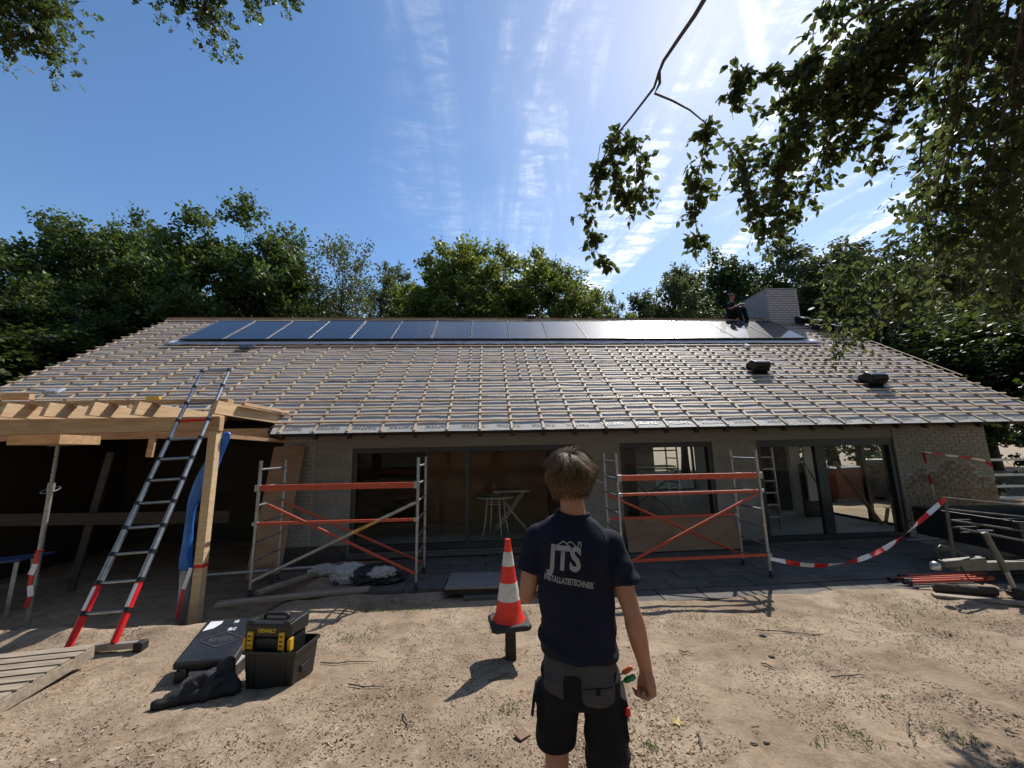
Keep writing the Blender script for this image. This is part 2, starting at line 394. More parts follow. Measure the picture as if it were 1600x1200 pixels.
# underlay in lapped courses
laps = [-0.03, 1.12, 1.95, 3.05, 4.15, 5.25, SL]
for k in range(6):
    mb = MB(); s0, s1 = laps[k], laps[k+1]+(0.12 if k < 5 else 0)
    nxs, nss = 150, 8
    V = []
    for j in range(nss+1):
        for i in range(nxs+1):
            x = XL+(XR-XL)*i/nxs; s = s0+(s1-s0)*j/nss
            if x < -3.95: s = max(s, 0.70)
            h = 0.010-0.006*(j/nss)+0.010*noise.noise(Vector((x*2.2, s*2.5, k*7)))*(1 if 0 < j < nss else 0.5)+0.006
            V.append(S(x, s, h))
    F = [(j*(nxs+1)+i, j*(nxs+1)+i+1, (j+1)*(nxs+1)+i+1, (j+1)*(nxs+1)+i) for j in range(nss) for i in range(nxs) if not (S(0, laps[k+1]).y < 0)]
    F = [f for f in F if len({tuple(V[i]) for i in f}) == 4]
    mb.v = [tuple(p) for p in V]; mb.f = F
    mb.build('underlay', 'underlay', house, smooth=True, fix=False)
tm = text_mesh('TAFTEX', 0.125, 0.003); tm.materials.append(M['underlay_print'])
for s, x0 in ((0.135, -3.55), (1.26, -3.2), (2.12, -3.4), (3.2, -3.0)):
    x = x0
    while x < XR-0.4:
        p = S(x, s, 0.026); piece('lettering', tm, house, p, (SA, 0, math.pi)); x += 0.66
for o in house.children:
    if o.name.startswith('lettering'):
        o.rotation_euler = (Matrix.Rotation(SA, 3, 'X') @ Matrix.Rotation(math.pi, 3, 'Z')).to_euler()
# counter battens up the slope, then tile battens across
def cb_mesh(L):
    mb = MB(); mb.box((0, L/2, 0.009), (0.040, L, 0.019)); me = mb.mesh('counter_batten'); me.materials.append(M['batten']); return me
cb_full, cb_left, cb_low, cb_up = cb_mesh(SL), cb_mesh(SL-0.74), cb_mesh(2.1), cb_mesh(4.9)
rotS = (SA, 0, 0)
x = -10.25; k = 0
while x < XR-0.02:
    left = x < -3.98
    piece('counter_batten', cb_left if left else cb_full, house, S(x, 0.74 if left else 0.0, 0.018), (SA, 0, random.uniform(-.004, .004)))
    if (0.62 < ((k*0.37) % 1) and x > -2) or (x > 0.5 and k % 2):                      # doubled where sheets of underlay meet
        piece('counter_batten', cb_up, house, S(x+0.30+random.uniform(-.05, .05), 2.12, 0.018), (SA, 0, random.uniform(-.006, .006)))
    x += 0.595; k += 1
def b_mesh(L, red):
    mb = MB(); mb.box((L/2, 0, 0.011), (L, 0.036, 0.024)); me = mb.mesh('batten'); me.materials.append(M['batten_red' if red else 'batten']); return me
blen = {(L, r): b_mesh(L, r) for L in (2.4, 3.0, 3.6, 4.2, 4.8) for r in (0, 1)}
row = 0
s = 0.30
while s < SL-0.08:
    x = (XL if s > 0.7 else -3.93)+random.uniform(-0.06, 0.03)
    ds = random.uniform(-.008, .008)
    while x < XR-0.3:
        L = random.choice((2.4, 3.0, 3.6, 4.2, 4.8))
        rem = XR+random.uniform(-.02, .06)-x
        if L > rem or rem-L < 0.8: L = rem
        under = 4.70 < s < 6.44
        red = random.random() < (0.30 if (x < -3.2 or s < 0.9) else 0.10)
        key = (L, int(red))
        if key in blen: me = blen[key]
        else: me = b_mesh(L, red)
        if not (under and x > -8.2 and x+L < 9.8):
            piece('batten', me, house, S(x, s+ds, 0.036), (SA, 0, random.uniform(-.0022, .0022)))
        x += L; ds = random.uniform(-.016, .016)
    s += 0.268; row += 1
# rafter tails
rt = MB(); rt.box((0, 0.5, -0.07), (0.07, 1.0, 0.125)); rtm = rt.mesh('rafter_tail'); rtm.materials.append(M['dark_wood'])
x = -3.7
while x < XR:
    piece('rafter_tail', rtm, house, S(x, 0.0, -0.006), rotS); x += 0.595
# ridge, flashing under the panels
mb = MB(); mb.beam(S(XL-0.05, SL+0.02, 0.02), S(XR, SL+0.02, 0.02), 0.16, 0.07); mb.build('ridge_board', 'ridge_tile', house)
mb = MB(); mb.beam(S(XL, SL-0.16, 0.06), S(XR, SL-0.16, 0.06), 0.05, 0.05); mb.build('ridge_batten', 'batten', house)
mb = MB(); V = []; nf = 260
for i in range(nf+1):
    x = -8.75+(10.15+8.75)*i/nf; lo = 4.42+0.05*noise.noise(Vector((x*1.3, 3, 1)))+0.03*noise.noise(Vector((x*5, 3, 1)))
    V += [S(x, lo, 0.075+0.012*noise.noise(Vector((x*4, 0, 0)))), S(x, 4.74, 0.085)]
mb.v = [tuple(p) for p in V]; mb.f = [(2*i, 2*i+2, 2*i+3, 2*i+1) for i in range(nf)]
fl = mb.build('flashing', 'flashing', house, smooth=True); md = fl.modifiers.new('thick', 'SOLIDIFY'); md.thickness = 0.006
# facade
mb = MB()
TH = 0.30
def wall(x0, x1, z0, z1, y0=WY-0.008, y1=WY+TH): mb.box(((x0+x1)/2, (y0+y1)/2, (z0+z1)/2), (x1-x0, y1-y0, z1-z0))
wall(XB0, X0, -0.5, 2.80); wall(X1, X2, -0.5, 2.80); wall(X3, X4, -0.5, 2.80); wall(X5, XW1-0.005, -0.5, 2.80)
wall(X0, X1, HEAD+0.05, 2.80); wall(X2, X3, HEAD+0.05, 2.80); wall(X4, X5, HEAD+0.05, 2.80)
wall(X0, X1, -0.5, 0.10); wall(X2, X3, -0.5, 0.03); wall(X4, X5, -0.5, 0.03)
mb.build('front_wall', 'mortar', house)
mb = MB(); mb.box(((XBL-0.72+8.75)/2, WY-0.020, 2.465), (8.75-(XBL-0.72), 0.05, 0.76)); mb.build('fascia_board', 'fascia_board', house)
def blocks(x0, x1, pattern):
    z = 0.0; r = 0
    while z < HEAD+0.02:
        h = min(0.248, HEAD+0.02-z); cut = x0+(x1-x0)*pattern[r % len(pattern)]
        for a, b_ in ((x0, cut), (cut, x1)):
            if b_-a < 0.03: continue
            q = MB(); q.box(((a+b_)/2, WY+0.012, z+h/2), (b_-a-0.008, 0.05+random.uniform(-.004, .004), h-0.008)); q.build('block', 'aac_block', house, bevel=0.003)
        z += 0.25; r += 1
blocks(XB1, X0, (0.66, 1.0, 0.5, 1.0, 0.62, 1.0, 0.4))
blocks(X1, X2, (1.0, 0.6, 1.0, 0.35, 1.0, 0.7)); blocks(X3, X4, (0.45, 1.0, 0.62, 0.3, 1.0, 0.55))
# bricks of the end wall, paint worn off low down
bw, bh, bj = 0.21, 0.063, 0.011
def brick_me(name, mm, w=bw):
    q = MB(); q.box((0, 0, 0), (w, 0.04, bh)); q.v = [(x+random.uniform(-.002, .002), y+random.uniform(-.002, .002), z+random.uniform(-.002, .002)) for x, y, z in q.v]
    me = q.mesh('brick'); me.materials.append(M[mm]); return me
bm_ = {k: [brick_me('brick', k, w) for w in (bw, bw/2-0.005)] for k in ('white_brick', 'bare_brick', 'worn_brick', 'plinth_brick')}
cnt = 0; rest = MB()
r = 0; z = 0.045
while z < 2.75:
    x = X5+0.005-(0.11 if r % 2 else 0)
    while x < XW1-0.01:
        a, b_ = max(x, X5+0.003), min(x+bw, XW1-0.005)
        if b_-a > 0.03:
            cx, w = (a+b_)/2, b_-a
            u = (cx-X5)/(XW1-X5)
            wear = noise.noise(Vector((cx*1.3, z*2.1, 5)))*0.5+noise.noise(Vector((cx*4, z*6, 1)))*0.25
            lim = 1.50-0.75*max(0, 0.22-u)*3-0.30*sm(0.5, 0.95, u)
            kk = 'white_brick'
            if z < 0.20: kk = 'plinth_brick'
            elif z < lim-0.25+wear*0.35: kk = 'bare_brick' if random.random() < 0.72 else 'worn_brick'
            elif z < lim+wear*0.4: kk = 'worn_brick' if random.random() < 0.7 else 'bare_brick'
            if u < 0.16 and z > 0.25 and kk == 'bare_brick': kk = 'worn_brick'
            yy = WY+0.002+random.uniform(-.003, .003)
            if cnt < 300 and z > 0.2 and z < 2.3:
                piece('brick', bm_[kk][0], house, (cx, yy, z), scale=(w/bw, 1, 1)); cnt += 1
            else: rest.box((cx, yy, z), (w, 0.04, bh))
        x += bw+bj
    z += bh+bj; r += 1
rest.build('upper_bricks', 'white_brick', house, kind='stuff')
q = MB(); z = 0.0; r = 0
while z < 2.25:
    x = XB0-(0.11 if r % 2 else 0)
    while x < XB1:
        a, b_ = max(x, XB0), min(x+bw, XB1-0.005)
        if b_-a > 0.03: q.box(((a+b_)/2, WY+0.004, z+bh/2), (b_-a, 0.04, bh))
        x += bw+bj
    z += bh+bj; r += 1
q.build('painted_brickwork', 'white_brick', house, kind='stuff')
mb = MB(); mb.box(((X0-0.75+XB0)/2+0.35, WY-0.006, 0.05), (X0-XB0+0.0, 0.03, 0.42)); mb.build('plinth', 'plinth_brick', house)
mb = MB(); mb.box(((X1+X4)/2, WY-0.01, 0.0), (X4-X1, 0.03, 0.16)); mb.build('plinth', 'plinth_brick', house)
# door and window frames
def frame(x0, x1, z0, z1, mulls, name, fw=0.085, sill=0.1, head=0.13):
    y0 = WY+0.07; f = MB()
    f.box(((x0+x1)/2, y0, z1-head/2), (x1-x0, 0.11, head)); f.box(((x0+x1)/2, y0, z0+sill/2), (x1-x0, 0.11, sill))
    for xa in (x0+fw/2, x1-fw/2): f.box((xa, y0, (z0+sill+z1-head)/2), (fw, 0.108, z1-z0-sill-head))
    for xm, w in mulls: f.box((xm, y0+0.004, (z0+sill+z1-head)/2), (w, 0.09, z1-z0-sill-head))
    fo = f.build(name, 'anthracite', house, bevel=0.004)
    xs = [x0+fw]+[v for xm, w in mulls for v in (xm-w/2, xm+w/2)]+[x1-fw]
    for k in range(0, len(xs), 2):
        g = MB(); g.box(((xs[k]+xs[k+1])/2, y0+0.01, (z0+sill+z1-head)/2), (xs[k+1]-xs[k]+0.01, 0.008, z1-z0-sill-head+0.01)); g.build('pane', 'pane_glass', fo)
    return fo
frame(X0, X1, 0.10, HEAD+0.05, [(wx(730, 780), 0.09)], 'window_frame', sill=0.13)
frame(X2, X3, 0.03, HEAD+0.05, [], 'window_frame')
frame(X4, X5, 0.03, HEAD+0.05, [(wx(1291, 760), 0.22)], 'door_frame', fw=0.10, sill=0.09, head=0.17)
mb = MB(); mb.box(((X4+X5)/2, WY-0.06, 0.005), (X5-X4+0.1, 0.16, 0.05)); mb.build('door_sill', 'slab', house)
mb = MB(); mb.box(((X0+X1)/2, WY-0.06, 0.06), (X1-X0, 0.16, 0.06)); mb.build('door_sill', 'slab', house)
# interior
mb = MB(); mb.box(((XB0+XSIDE)/2, 12.9, 0.0), (XSIDE-XB0-0.02, 9.18, 0.10)); mb.build('interior_floor', 'screed', house)
mb = MB(); mb.box(((XB0+XSIDE)/2, 12.9, 2.50), (XSIDE-XB0-0.02, 9.18, 0.06)); mb.build('interior_ceiling', 'white_plaster', house)
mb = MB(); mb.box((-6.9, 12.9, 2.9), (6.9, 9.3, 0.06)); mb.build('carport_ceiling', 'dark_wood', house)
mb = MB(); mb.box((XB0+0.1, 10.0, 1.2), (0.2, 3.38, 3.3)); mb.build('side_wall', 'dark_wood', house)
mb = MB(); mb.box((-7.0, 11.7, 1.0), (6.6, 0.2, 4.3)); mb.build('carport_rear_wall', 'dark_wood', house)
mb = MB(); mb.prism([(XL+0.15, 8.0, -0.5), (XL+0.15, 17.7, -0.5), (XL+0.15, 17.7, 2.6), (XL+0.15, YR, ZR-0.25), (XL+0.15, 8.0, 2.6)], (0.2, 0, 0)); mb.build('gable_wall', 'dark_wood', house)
mb = MB(); mb.box((-2.35, 17.75, 1.2), (15.7, 0.25, 3.2)); mb.box((7.55, 17.75, 2.5), (4.1, 0.25, 0.6)); mb.box((7.55, 17.75, -0.15), (4.1, 0.25, 0.5)); mb.build('rear_wall', 'white_brick', house)
f = MB()
for x in (5.55, 7.5, 9.5): f.box((x, 17.72, 1.15), (0.09, 0.1, 2.1))
f.box((7.52, 17.72, 2.15), (4.0, 0.101, 0.1)); fo = f.build('window_frame', 'anthracite', house)
for x in (6.52, 8.5): g = MB(); g.box((x, 17.72, 1.12), (1.88, 0.008, 1.98)); g.build('pane', 'pane_glass', fo)
# right gable: glass side wall below, boarding above
mb = MB(); mb.prism([(XSIDE, 8.32, 2.16), (XSIDE, 17.6, 2.16), (XSIDE, 17.6, 2.5), (XSIDE, YR, ZR-0.25), (XSIDE, 8.32, 2.9)], (0.12, 0, 0)); mb.build('gable_boarding', 'dark_wood', house)
mb = MB(); mb.box((XSIDE+0.06, 15.0, 1.05), (0.14, 5.2, 2.2)); mb.build('side_wall', 'white_plaster', house)
f = MB()
for y in (8.36, 9.5, 10.75, 12.35): f.box((XSIDE+0.03, y, 1.1), (0.09, 0.10, 2.1))
f.box((XSIDE+0.03, 10.35, 2.11), (0.092, 4.1, 0.12)); f.box((XSIDE+0.03, 10.35, 0.07), (0.092, 4.1, 0.07))
fo = f.build('window_frame', 'anthracite', house)
for a, b_ in ((8.41, 9.45), (9.55, 10.70), (10.80, 12.30)):
    g = MB(); g.box((XSIDE+0.03, (a+b_)/2, 1.08), (0.008, b_-a+.01, 1.95)); g.build('pane', 'pane_glass', fo)
# rooms
bx0, bx1 = atY(664, 760, 11.2).x, atY(905, 760, 11.2).x
mb = MB(); mb.box(((bx0+bx1)/2, 11.25, 1.27), (bx1-bx0, 0.1, 2.4)); mb.build('partition_board', 'brown_board', house)
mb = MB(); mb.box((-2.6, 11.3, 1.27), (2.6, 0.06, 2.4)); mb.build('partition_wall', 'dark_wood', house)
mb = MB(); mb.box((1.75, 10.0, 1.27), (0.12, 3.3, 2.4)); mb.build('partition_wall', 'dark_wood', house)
mb = MB(); mb.box((3.65, 13.0, 1.27), (3.9, 0.12, 2.4)); mb.build('partition_wall', 'white_plaster', house)
a = atY(1200, 760, 11.6).x; b_ = atY(1243, 760, 11.6).x
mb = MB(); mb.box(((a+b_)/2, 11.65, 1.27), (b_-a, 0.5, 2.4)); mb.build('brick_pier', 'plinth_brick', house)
a = atY(1240, 760, 10.6).x; b_ = atY(1256, 760, 10.6).x
mb = MB(); mb.box(((a+b_)/2, 10.65, 1.27), (b_-a, 0.12, 2.4)); mb.build('wall_pier', 'white_plaster', house)
a = atY(1264, 760, 10.2).x; b_ = atY(1292, 760, 10.2).x
mb = MB(); mb.box(((a+b_)/2, 10.25, 1.45), (b_-a, 0.05, 1.95)); mb.build('plasterboard', 'white_plaster', house)
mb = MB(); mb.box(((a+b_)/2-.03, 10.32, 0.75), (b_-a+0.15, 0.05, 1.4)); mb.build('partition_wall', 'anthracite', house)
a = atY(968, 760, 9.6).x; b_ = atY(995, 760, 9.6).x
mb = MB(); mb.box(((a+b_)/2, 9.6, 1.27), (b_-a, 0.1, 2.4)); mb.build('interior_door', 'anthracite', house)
# chimney
CX0 = 10.12
yf = 12.45; cz1 = atY(1196, 452, yf).z; cx1 = atY(1246, 470, yf).x; CX0 = atY(1199, 470, yf).x
rr_ = ray(1168, 472); yb = yf+1.35
cz0 = S(0, (yf-YE)/math.cos(SA)).z-0.15
chim = MB(); chim.box(((CX0+cx1)/2, (yf+yb)/2, (cz0+cz1)/2), (cx1-CX0-0.03, yb-yf-0.03, cz1-cz0-0.02)); cho = chim.build('chimney', 'dark_mortar', house)
q = MB(); z = cz0; r = 0; ch, cw = 0.066, 0.20
while z < cz1-0.02:
    for ax in (0, 1):
        L0, L1 = (CX0, cx1) if ax == 0 else (yf, yb)
        x = L0-(0.105 if (r+ax) % 2 else 0)
        while x < L1:
            a, b_ = max(x, L0), min(x+cw, L1)
            if b_-a > 0.04:
                if ax == 0:
                    q.box(((a+b_)/2, yf+0.005, z+ch/2), (b_-a, 0.05, ch-0.002)); q.box(((a+b_)/2, yb-0.005, z+ch/2), (b_-a, 0.05, ch-0.002))
                else: q.box((CX0+0.006, (a+b_)/2, z+ch/2), (0.052, b_-a-0.001, ch-0.003)); q.box((cx1-0.006, (a+b_)/2, z+ch/2), (0.052, b_-a-0.001, ch-0.003))
            x += cw+0.02
    z += ch+0.02; r += 1
q.build('bricks', 'chimney_brick', cho, kind='stuff')
mb = MB(); mb.box(((CX0+cx1)/2, (yf+yb)/2, cz1+0.012), (cx1-CX0+0.05, yb-yf+0.05, 0.03)); mb.build('cap', 'chimney_brick', cho)
# ------------------------------------------------------------------ trees
def leaf_mat(name, c1, c2, tr, trans=0.4):
    m, n, l, b = nt(name); n.remove(b)
    g = n.new('ShaderNodeNewGeometry'); t = n.new('ShaderNodeTexCoord')
    nz = n.new('ShaderNodeTexNoise'); l.new(t.outputs['Object'], nz.inputs['Vector']); nz.inputs['Scale'].default_value = 0.45; nz.inputs['Detail'].default_value = 3
    ad = n.new('ShaderNodeMath'); ad.operation = 'MULTIPLY_ADD'; l.new(g.outputs['Random Per Island'], ad.inputs[0]); ad.inputs[1].default_value = 0.55; l.new(nz.outputs['Fac'], ad.inputs[2])
    mr = n.new('ShaderNodeMapRange'); l.new(ad.outputs[0], mr.inputs[0]); mr.inputs[1].default_value = 0.45; mr.inputs[2].default_value = 1.1
    mx = n.new('ShaderNodeMixRGB'); l.new(mr.outputs[0], mx.inputs[0]); mx.inputs[1].default_value = (*c1, 1); mx.inputs[2].default_value = (*c2, 1)
    df = n.new('ShaderNodeBsdfPrincipled'); l.new(mx.outputs[0], df.inputs['Base Color']); df.inputs['Roughness'].default_value = 0.5; df.inputs['Specular IOR Level'].default_value = 0.35
    tl = n.new('ShaderNodeBsdfTranslucent'); m2 = n.new('ShaderNodeMixRGB'); m2.inputs[0].default_value = 0.5; l.new(mx.outputs[0], m2.inputs[1]); m2.inputs[2].default_value = (*tr, 1); l.new(m2.outputs[0], tl.inputs[0])
    ms = n.new('ShaderNodeMixShader'); ms.inputs[0].default_value = trans; l.new(df.outputs[0], ms.inputs[1]); l.new(tl.outputs[0], ms.inputs[2])
    l.new(ms.outputs[0], n['Material Output'].inputs[0]); M[name] = m
leaf_mat('oak_leaf', (0.034, 0.056, 0.016), (0.085, 0.120, 0.030), (0.17, 0.24, 0.03), 0.38)
leaf_mat('dark_leaf', (0.026, 0.044, 0.014), (0.066, 0.098, 0.026), (0.13, 0.18, 0.025), 0.36)
leaf_mat('lime_leaf', (0.070, 0.098, 0.022), (0.15, 0.185, 0.045), (0.30, 0.36, 0.04), 0.45)
leaf_mat('grey_leaf', (0.055, 0.070, 0.030), (0.115, 0.130, 0.055), (0.18, 0.22, 0.05), 0.38)
leaf_mat('beech_leaf', (0.030, 0.046, 0.022), (0.080, 0.105, 0.044), (0.20, 0.26, 0.05), 0.40)
mat('bark', (0.045, 0.036, 0.028), 0.9, c2=(0.09, 0.075, 0.06), scale=5, stretch=(3, 3, 0.7), bump=0.6, bscale=12)
mat('twig_bark', (0.075, 0.06, 0.05), 0.85, c2=(0.13, 0.11, 0.095), scale=12, bump=0.3)

def fast_mesh(name, V, loops_per, mm):
    """V: (n, k, 3) array, one k-gon face for each row"""
    nq, k = V.shape[0], V.shape[1]
    me = bpy.data.meshes.new(name)
    me.vertices.add(nq*k); me.vertices.foreach_set('co', np.ascontiguousarray(V.reshape(-1), dtype=np.float32))
    me.loops.add(nq*k); me.loops.foreach_set('vertex_index', np.arange(nq*k, dtype=np.int32))
    me.polygons.add(nq); me.polygons.foreach_set('loop_start', np.arange(0, nq*k, k, dtype=np.int32)); me.polygons.foreach_set('loop_total', np.full(nq, k, dtype=np.int32))
    me.update(); me.validate(); me.materials.append(M[mm]); return me
def unit(a): return a/np.maximum(np.linalg.norm(a, axis=-1, keepdims=True), 1e-9)
def leaf_quads(C, ax, side, L, W):
    """kite-shaped leaves: C base points, ax along, side across"""
    L = L[:, None]; W = W[:, None]
    return np.stack([C, C+ax*L*0.45+side*W*0.5, C+ax*L, C+ax*L*0.45-side*W*0.5], 1)
def crown_mesh(seed, rx, rz, ncl, per, leaf, mm, crad=(0.8, 1.6), open_=0.0, zlow=-0.75, top=1.0):
    r = np.random.default_rng(seed)
    cl = []
    while len(cl) < ncl:
        d = r.normal(size=3)+(np.array([0, 0, 0.9]) if len(cl) % 4 == 0 else 0); d /= np.linalg.norm(d); u = r.uniform(0.12, 1.0)**0.5
        p = d*u*np.array([rx, rx, rz])
        if p[2] < zlow*rz: continue
        lump = 0.92+0.20*noise.noise(Vector((d[0]*1.8+seed, d[1]*1.8, d[2]*1.8)))+0.12*noise.noise(Vector((d[0]*4+seed, d[1]*4, d[2]*4)))
        cl.append(p*lump)
    cl = np.array(cl); rc = r.uniform(crad[0], crad[1], ncl)
    A = []
    for c, q in zip(cl, rc):
        k = int(per*(q/crad[1])**2*r.uniform(0.6, 1.3))
        # each clump is made of a few leafy twigs
        nt_ = max(4, int(q*7)); td = unit(r.normal(size=(nt_, 3))+unit(c[None]+1e-6)*0.5+np.array([0, 0, 0.15]))
        idx = r.integers(0, nt_, k); t = r.uniform(0.15, 1.0, k)**0.7
        P = c+td[idx]*(t*q)[:, None]*np.array([1, 1, 0.8])+r.normal(size=(k, 3))*0.13*q
        A.append(P)
    P = np.concatenate(A); k = len(P)
    nrm = unit(r.normal(size=(k, 3))*0.8+np.array([0, 0, 0.8])+unit(P)*0.3)
    ax = unit(np.cross(nrm, r.normal(size=(k, 3)))); side = np.cross(nrm, ax)
    L = leaf*r.uniform(0.6, 1.3, k)
    return fast_mesh('foliage', leaf_quads(P, ax, side, L, L*r.uniform(0.55, 0.8, k)), 4, mm), cl, rc
def trunk_mesh(seed, cl, cz, H, r0, zfork=0.35):
    r = random.Random(seed); mb = MB(); pts = []; n_ = 9
    ztop = cz+0.5*(H-cz)
    for i in range(n_): f = i/(n_-1); pts.append(Vector((0.25*math.sin(f*3+seed)*f*1.6, 0.25*math.cos(f*2.3+seed)*f, f*ztop)))
    mb.tube(pts, [r0*(1.25 if i == 0 else 1)*(1-0.85*i/(n_-1)) for i in range(n_)], 9)
    for c in cl:
        c = Vector(c)+Vector((0, 0, cz)); zt = max(zfork*cz, min(ztop*0.95, c.z-0.45*math.hypot(c.x, c.y)-0.3)); f = zt/ztop*(n_-1); i = min(n_-2, int(f)); a = pts[i].lerp(pts[i+1], f-i)
        rb = max(0.035, r0*0.42*(1-zt/ztop*0.75)); mid = a.lerp(c, 0.5)+Vector((r.uniform(-.4, .4), r.uniform(-.4, .4), r.uniform(-.1, .5)))
        q1 = a.lerp(mid, 0.5)+Vector((0, 0, r.uniform(-.15, .15)))
        mb.tube([a, q1, mid, mid.lerp(c, 0.55)+Vector((r.uniform(-.2, .2), r.uniform(-.2, .2), 0.1)), c], [rb, rb*0.8, rb*0.55, rb*0.35, 0.02], 5)
    return mb
VAR = {}
def variant(key, seed, H, cz, rx, rz, ncl, per, leaf, mm, crad, r0=0.28, zlow=-0.75, limbs=1.0):
    fm, cl, rc = crown_mesh(seed, rx, rz, ncl, per, leaf, mm, crad, zlow=zlow)
    tmb = trunk_mesh(seed, cl[:int(len(cl)*limbs)], cz, H, r0); tme = tmb.mesh('trunk'); tme.materials.append(M['bark'])
    tme.polygons.foreach_set('use_smooth', [True]*len(tme.polygons))
    co = np.empty(len(fm.vertices)*3, dtype=np.float32); fm.vertices.foreach_get('co', co); co = co.reshape(-1, 3)
    VAR[key] = (fm, tme, cz+float(np.percentile(co[:, 2], 99.97)), cz, float(np.percentile(np.abs(co[:, 0]), 98.5)))
variant('oak', 11, 16, 9.4, 5.6, 6.2, 130, 720, 0.25, 'oak_leaf', (0.9, 1.6))
variant('oak2', 23, 16, 9.2, 5.2, 6.4, 125, 720, 0.25, 'oak_leaf', (0.9, 1.6))
variant('dark', 31, 16, 8.4, 5.4, 7.2, 150, 640, 0.26, 'dark_leaf', (0.9, 1.7))
variant('lime', 47, 15, 8.4, 4.6, 6.3, 130, 700, 0.22, 'lime_leaf', (0.8, 1.4))
variant('wispy', 59, 15, 8.6, 4.2, 6.2, 85, 360, 0.18, 'grey_leaf', (0.8, 1.7))
variant('grey', 71, 15, 8.0, 4.8, 6.6, 140, 620, 0.21, 'grey_leaf', (0.8, 1.4))
variant('shrub', 83, 3.2, 1.6, 1.7, 1.6, 40, 420, 0.13, 'dark_leaf', (0.4, 0.8), 0.07)
def place_tree(key, px, top, Y, halfw, label, group, rz=0.0, name='tree', cat='tree', pos=None, H=None):
    fm, tme, H0, cz, rx = VAR[key]
    if pos is None:
        p = atY(px, top, Y); hz = atY(px, top, Y-1.3).z; base = (p.x, Y, 0.0)
        w = abs(atY(px+halfw, top, Y).x-p.x)/rx; hs = hz/H0
    else: base = pos; hs = H/H0; w = hs
    o = thing(name, label, cat, base, rz, group)
    t_ = bpy.data.objects.new('trunk', tme); c_ = bpy.data.objects.new('crown', fm)
    for q, off in ((t_, 0), (c_, cz)):
        col.objects.link(q); q.parent = o; q.scale = (w, w, hs); q.location = (0, 0, off*hs)
    c_['kind'] = 'stuff'
    return o
TG = 'trees standing behind the house'
place_tree('oak2', 20, 372, 25, 95, 'sparse olive-tinged tree cut off by the left edge of the picture', TG, 0.3)
place_tree('oak', 150, 332, 24, 120, 'broad dark oak above the left end of the roof', TG, 1.0)
place_tree('dark', 262, 338, 28, 100, 'deep green oak between two taller oaks behind the left roof', TG, 2.2)
place_tree('oak2', 402, 303, 24, 118, 'tallest oak with knobbly crown behind the left solar panels', TG, 0.0)
place_tree('wispy', 548, 338, 23, 85, 'thin feathery birch-like tree with sky showing through', TG, 0.7)
place_tree('grey', 620, 395, 30, 70, 'low greyish tree filling the gap beside the feathery tree', TG, 2.0)
place_tree('lime', 735, 357, 25, 92, 'full light green tree over the middle of the solar row', TG, 0.4)
place_tree('lime', 852, 383, 25, 75, 'rounded light green tree, lower neighbour of the full one', TG, 2.6)
place_tree('lime', 942, 452, 24, 45, 'small yellow-green tree dipping behind the ridge', TG, 4.0)
place_tree('grey', 1040, 402, 26, 85, 'grey-green tree just left of the chimney, below the hanging branch', TG, 0.2)
place_tree('dark', 1140, 385, 29, 85, 'dark tree directly behind the sitting roofer', TG, 1.2)
place_tree('grey', 1245, 348, 25, 105, 'tall grey-green tree rising behind the white chimney', TG, 2.4)
place_tree('dark', 1370, 372, 27, 85, 'dark tree to the right of the chimney, half behind beech leaves', TG, 3.3)
place_tree('grey', 1480, 390, 24, 95, 'open grey tree behind the right roof slope', TG, 5.0)
place_tree('dark', 1600, 330, 24, 120, 'dark tree at the right edge of the picture', TG, 0.9)
SG = 'bushes and low trees at the ends of the house'
for (px, top, Y, hw, key, lab) in [(-40, 470, 17, 190, 'dark', 'dense dark tree filling the left edge beside the roof'), (90, 440, 20, 120, 'dark', 'dense dark tree low behind the left verge'),
                                   (215, 440, 23, 90, 'dark', 'dark understorey tree under the left oaks'), (1560, 480, 19, 110, 'dark', 'dark low tree behind the right verge'),
                                   (1700, 420, 15, 200, 'dark', 'dark tree reaching in from beyond the right edge'), (1440, 470, 22, 85, 'dark', 'dark low tree behind the right roof edge'),
                                   (330, 455, 30, 95, 'dark', 'dark thicket tree far behind the ridge on the left'), (480, 450, 30, 95, 'dark', 'dark thicket tree far behind the feathery tree'),
                                   (800, 455, 31, 110, 'grey', 'distant thicket behind the middle of the ridge'), (1080, 450, 31, 90, 'dark', 'distant dark thicket left of the chimney'), (1300, 440, 31, 95, 'dark', 'distant dark thicket right of the chimney')]:
    place_tree(key, px, top, Y, hw, lab, SG, random.uniform(0, 6))
for k, (x, y, h, lab) in enumerate([(12.6, 15.5, 3.4, 'dark bush in the garden seen past the end wall'), (15.2, 12.5, 3.8, 'dark bush beyond the stacked fence panels'), (17.5, 16.0, 4.2, 'large bush at the far right of the garden'),
                                    (-12.6, 9.5, 4.4, 'dark bush against the left gable'), (13.5, 19.5, 5.0, 'bush behind the wrapped pallets'), (19.5, 11.0, 4.6, 'bush at the right edge behind the trailer')]):
    place_tree('shrub', 0, 0, 0, 0, lab, SG, k*1.3, 'bush', 'bush', (x, y, 0), h)
BG = 'trees behind the photographer'
for k, (x, y, h, key) in enumerate([(-16, -9, 17, 'dark'), (-8, -13, 18, 'oak'), (0.5, -12, 17, 'dark'), (8, -13, 18, 'oak2'), (16, -9, 17, 'dark'), (-19, -1, 16, 'oak'), (20, -2, 16, 'oak2'), (-3.5, -19, 20, 'dark'), (12, -20, 20, 'oak'), (-21, 7, 16, 'dark'), (24, 8, 16, 'dark')]):
    place_tree(key, 0, 0, 0, 0, 'tall woodland tree standing behind the camera', BG, k*1.1, 'tree', 'tree', (x, y, 0), h)

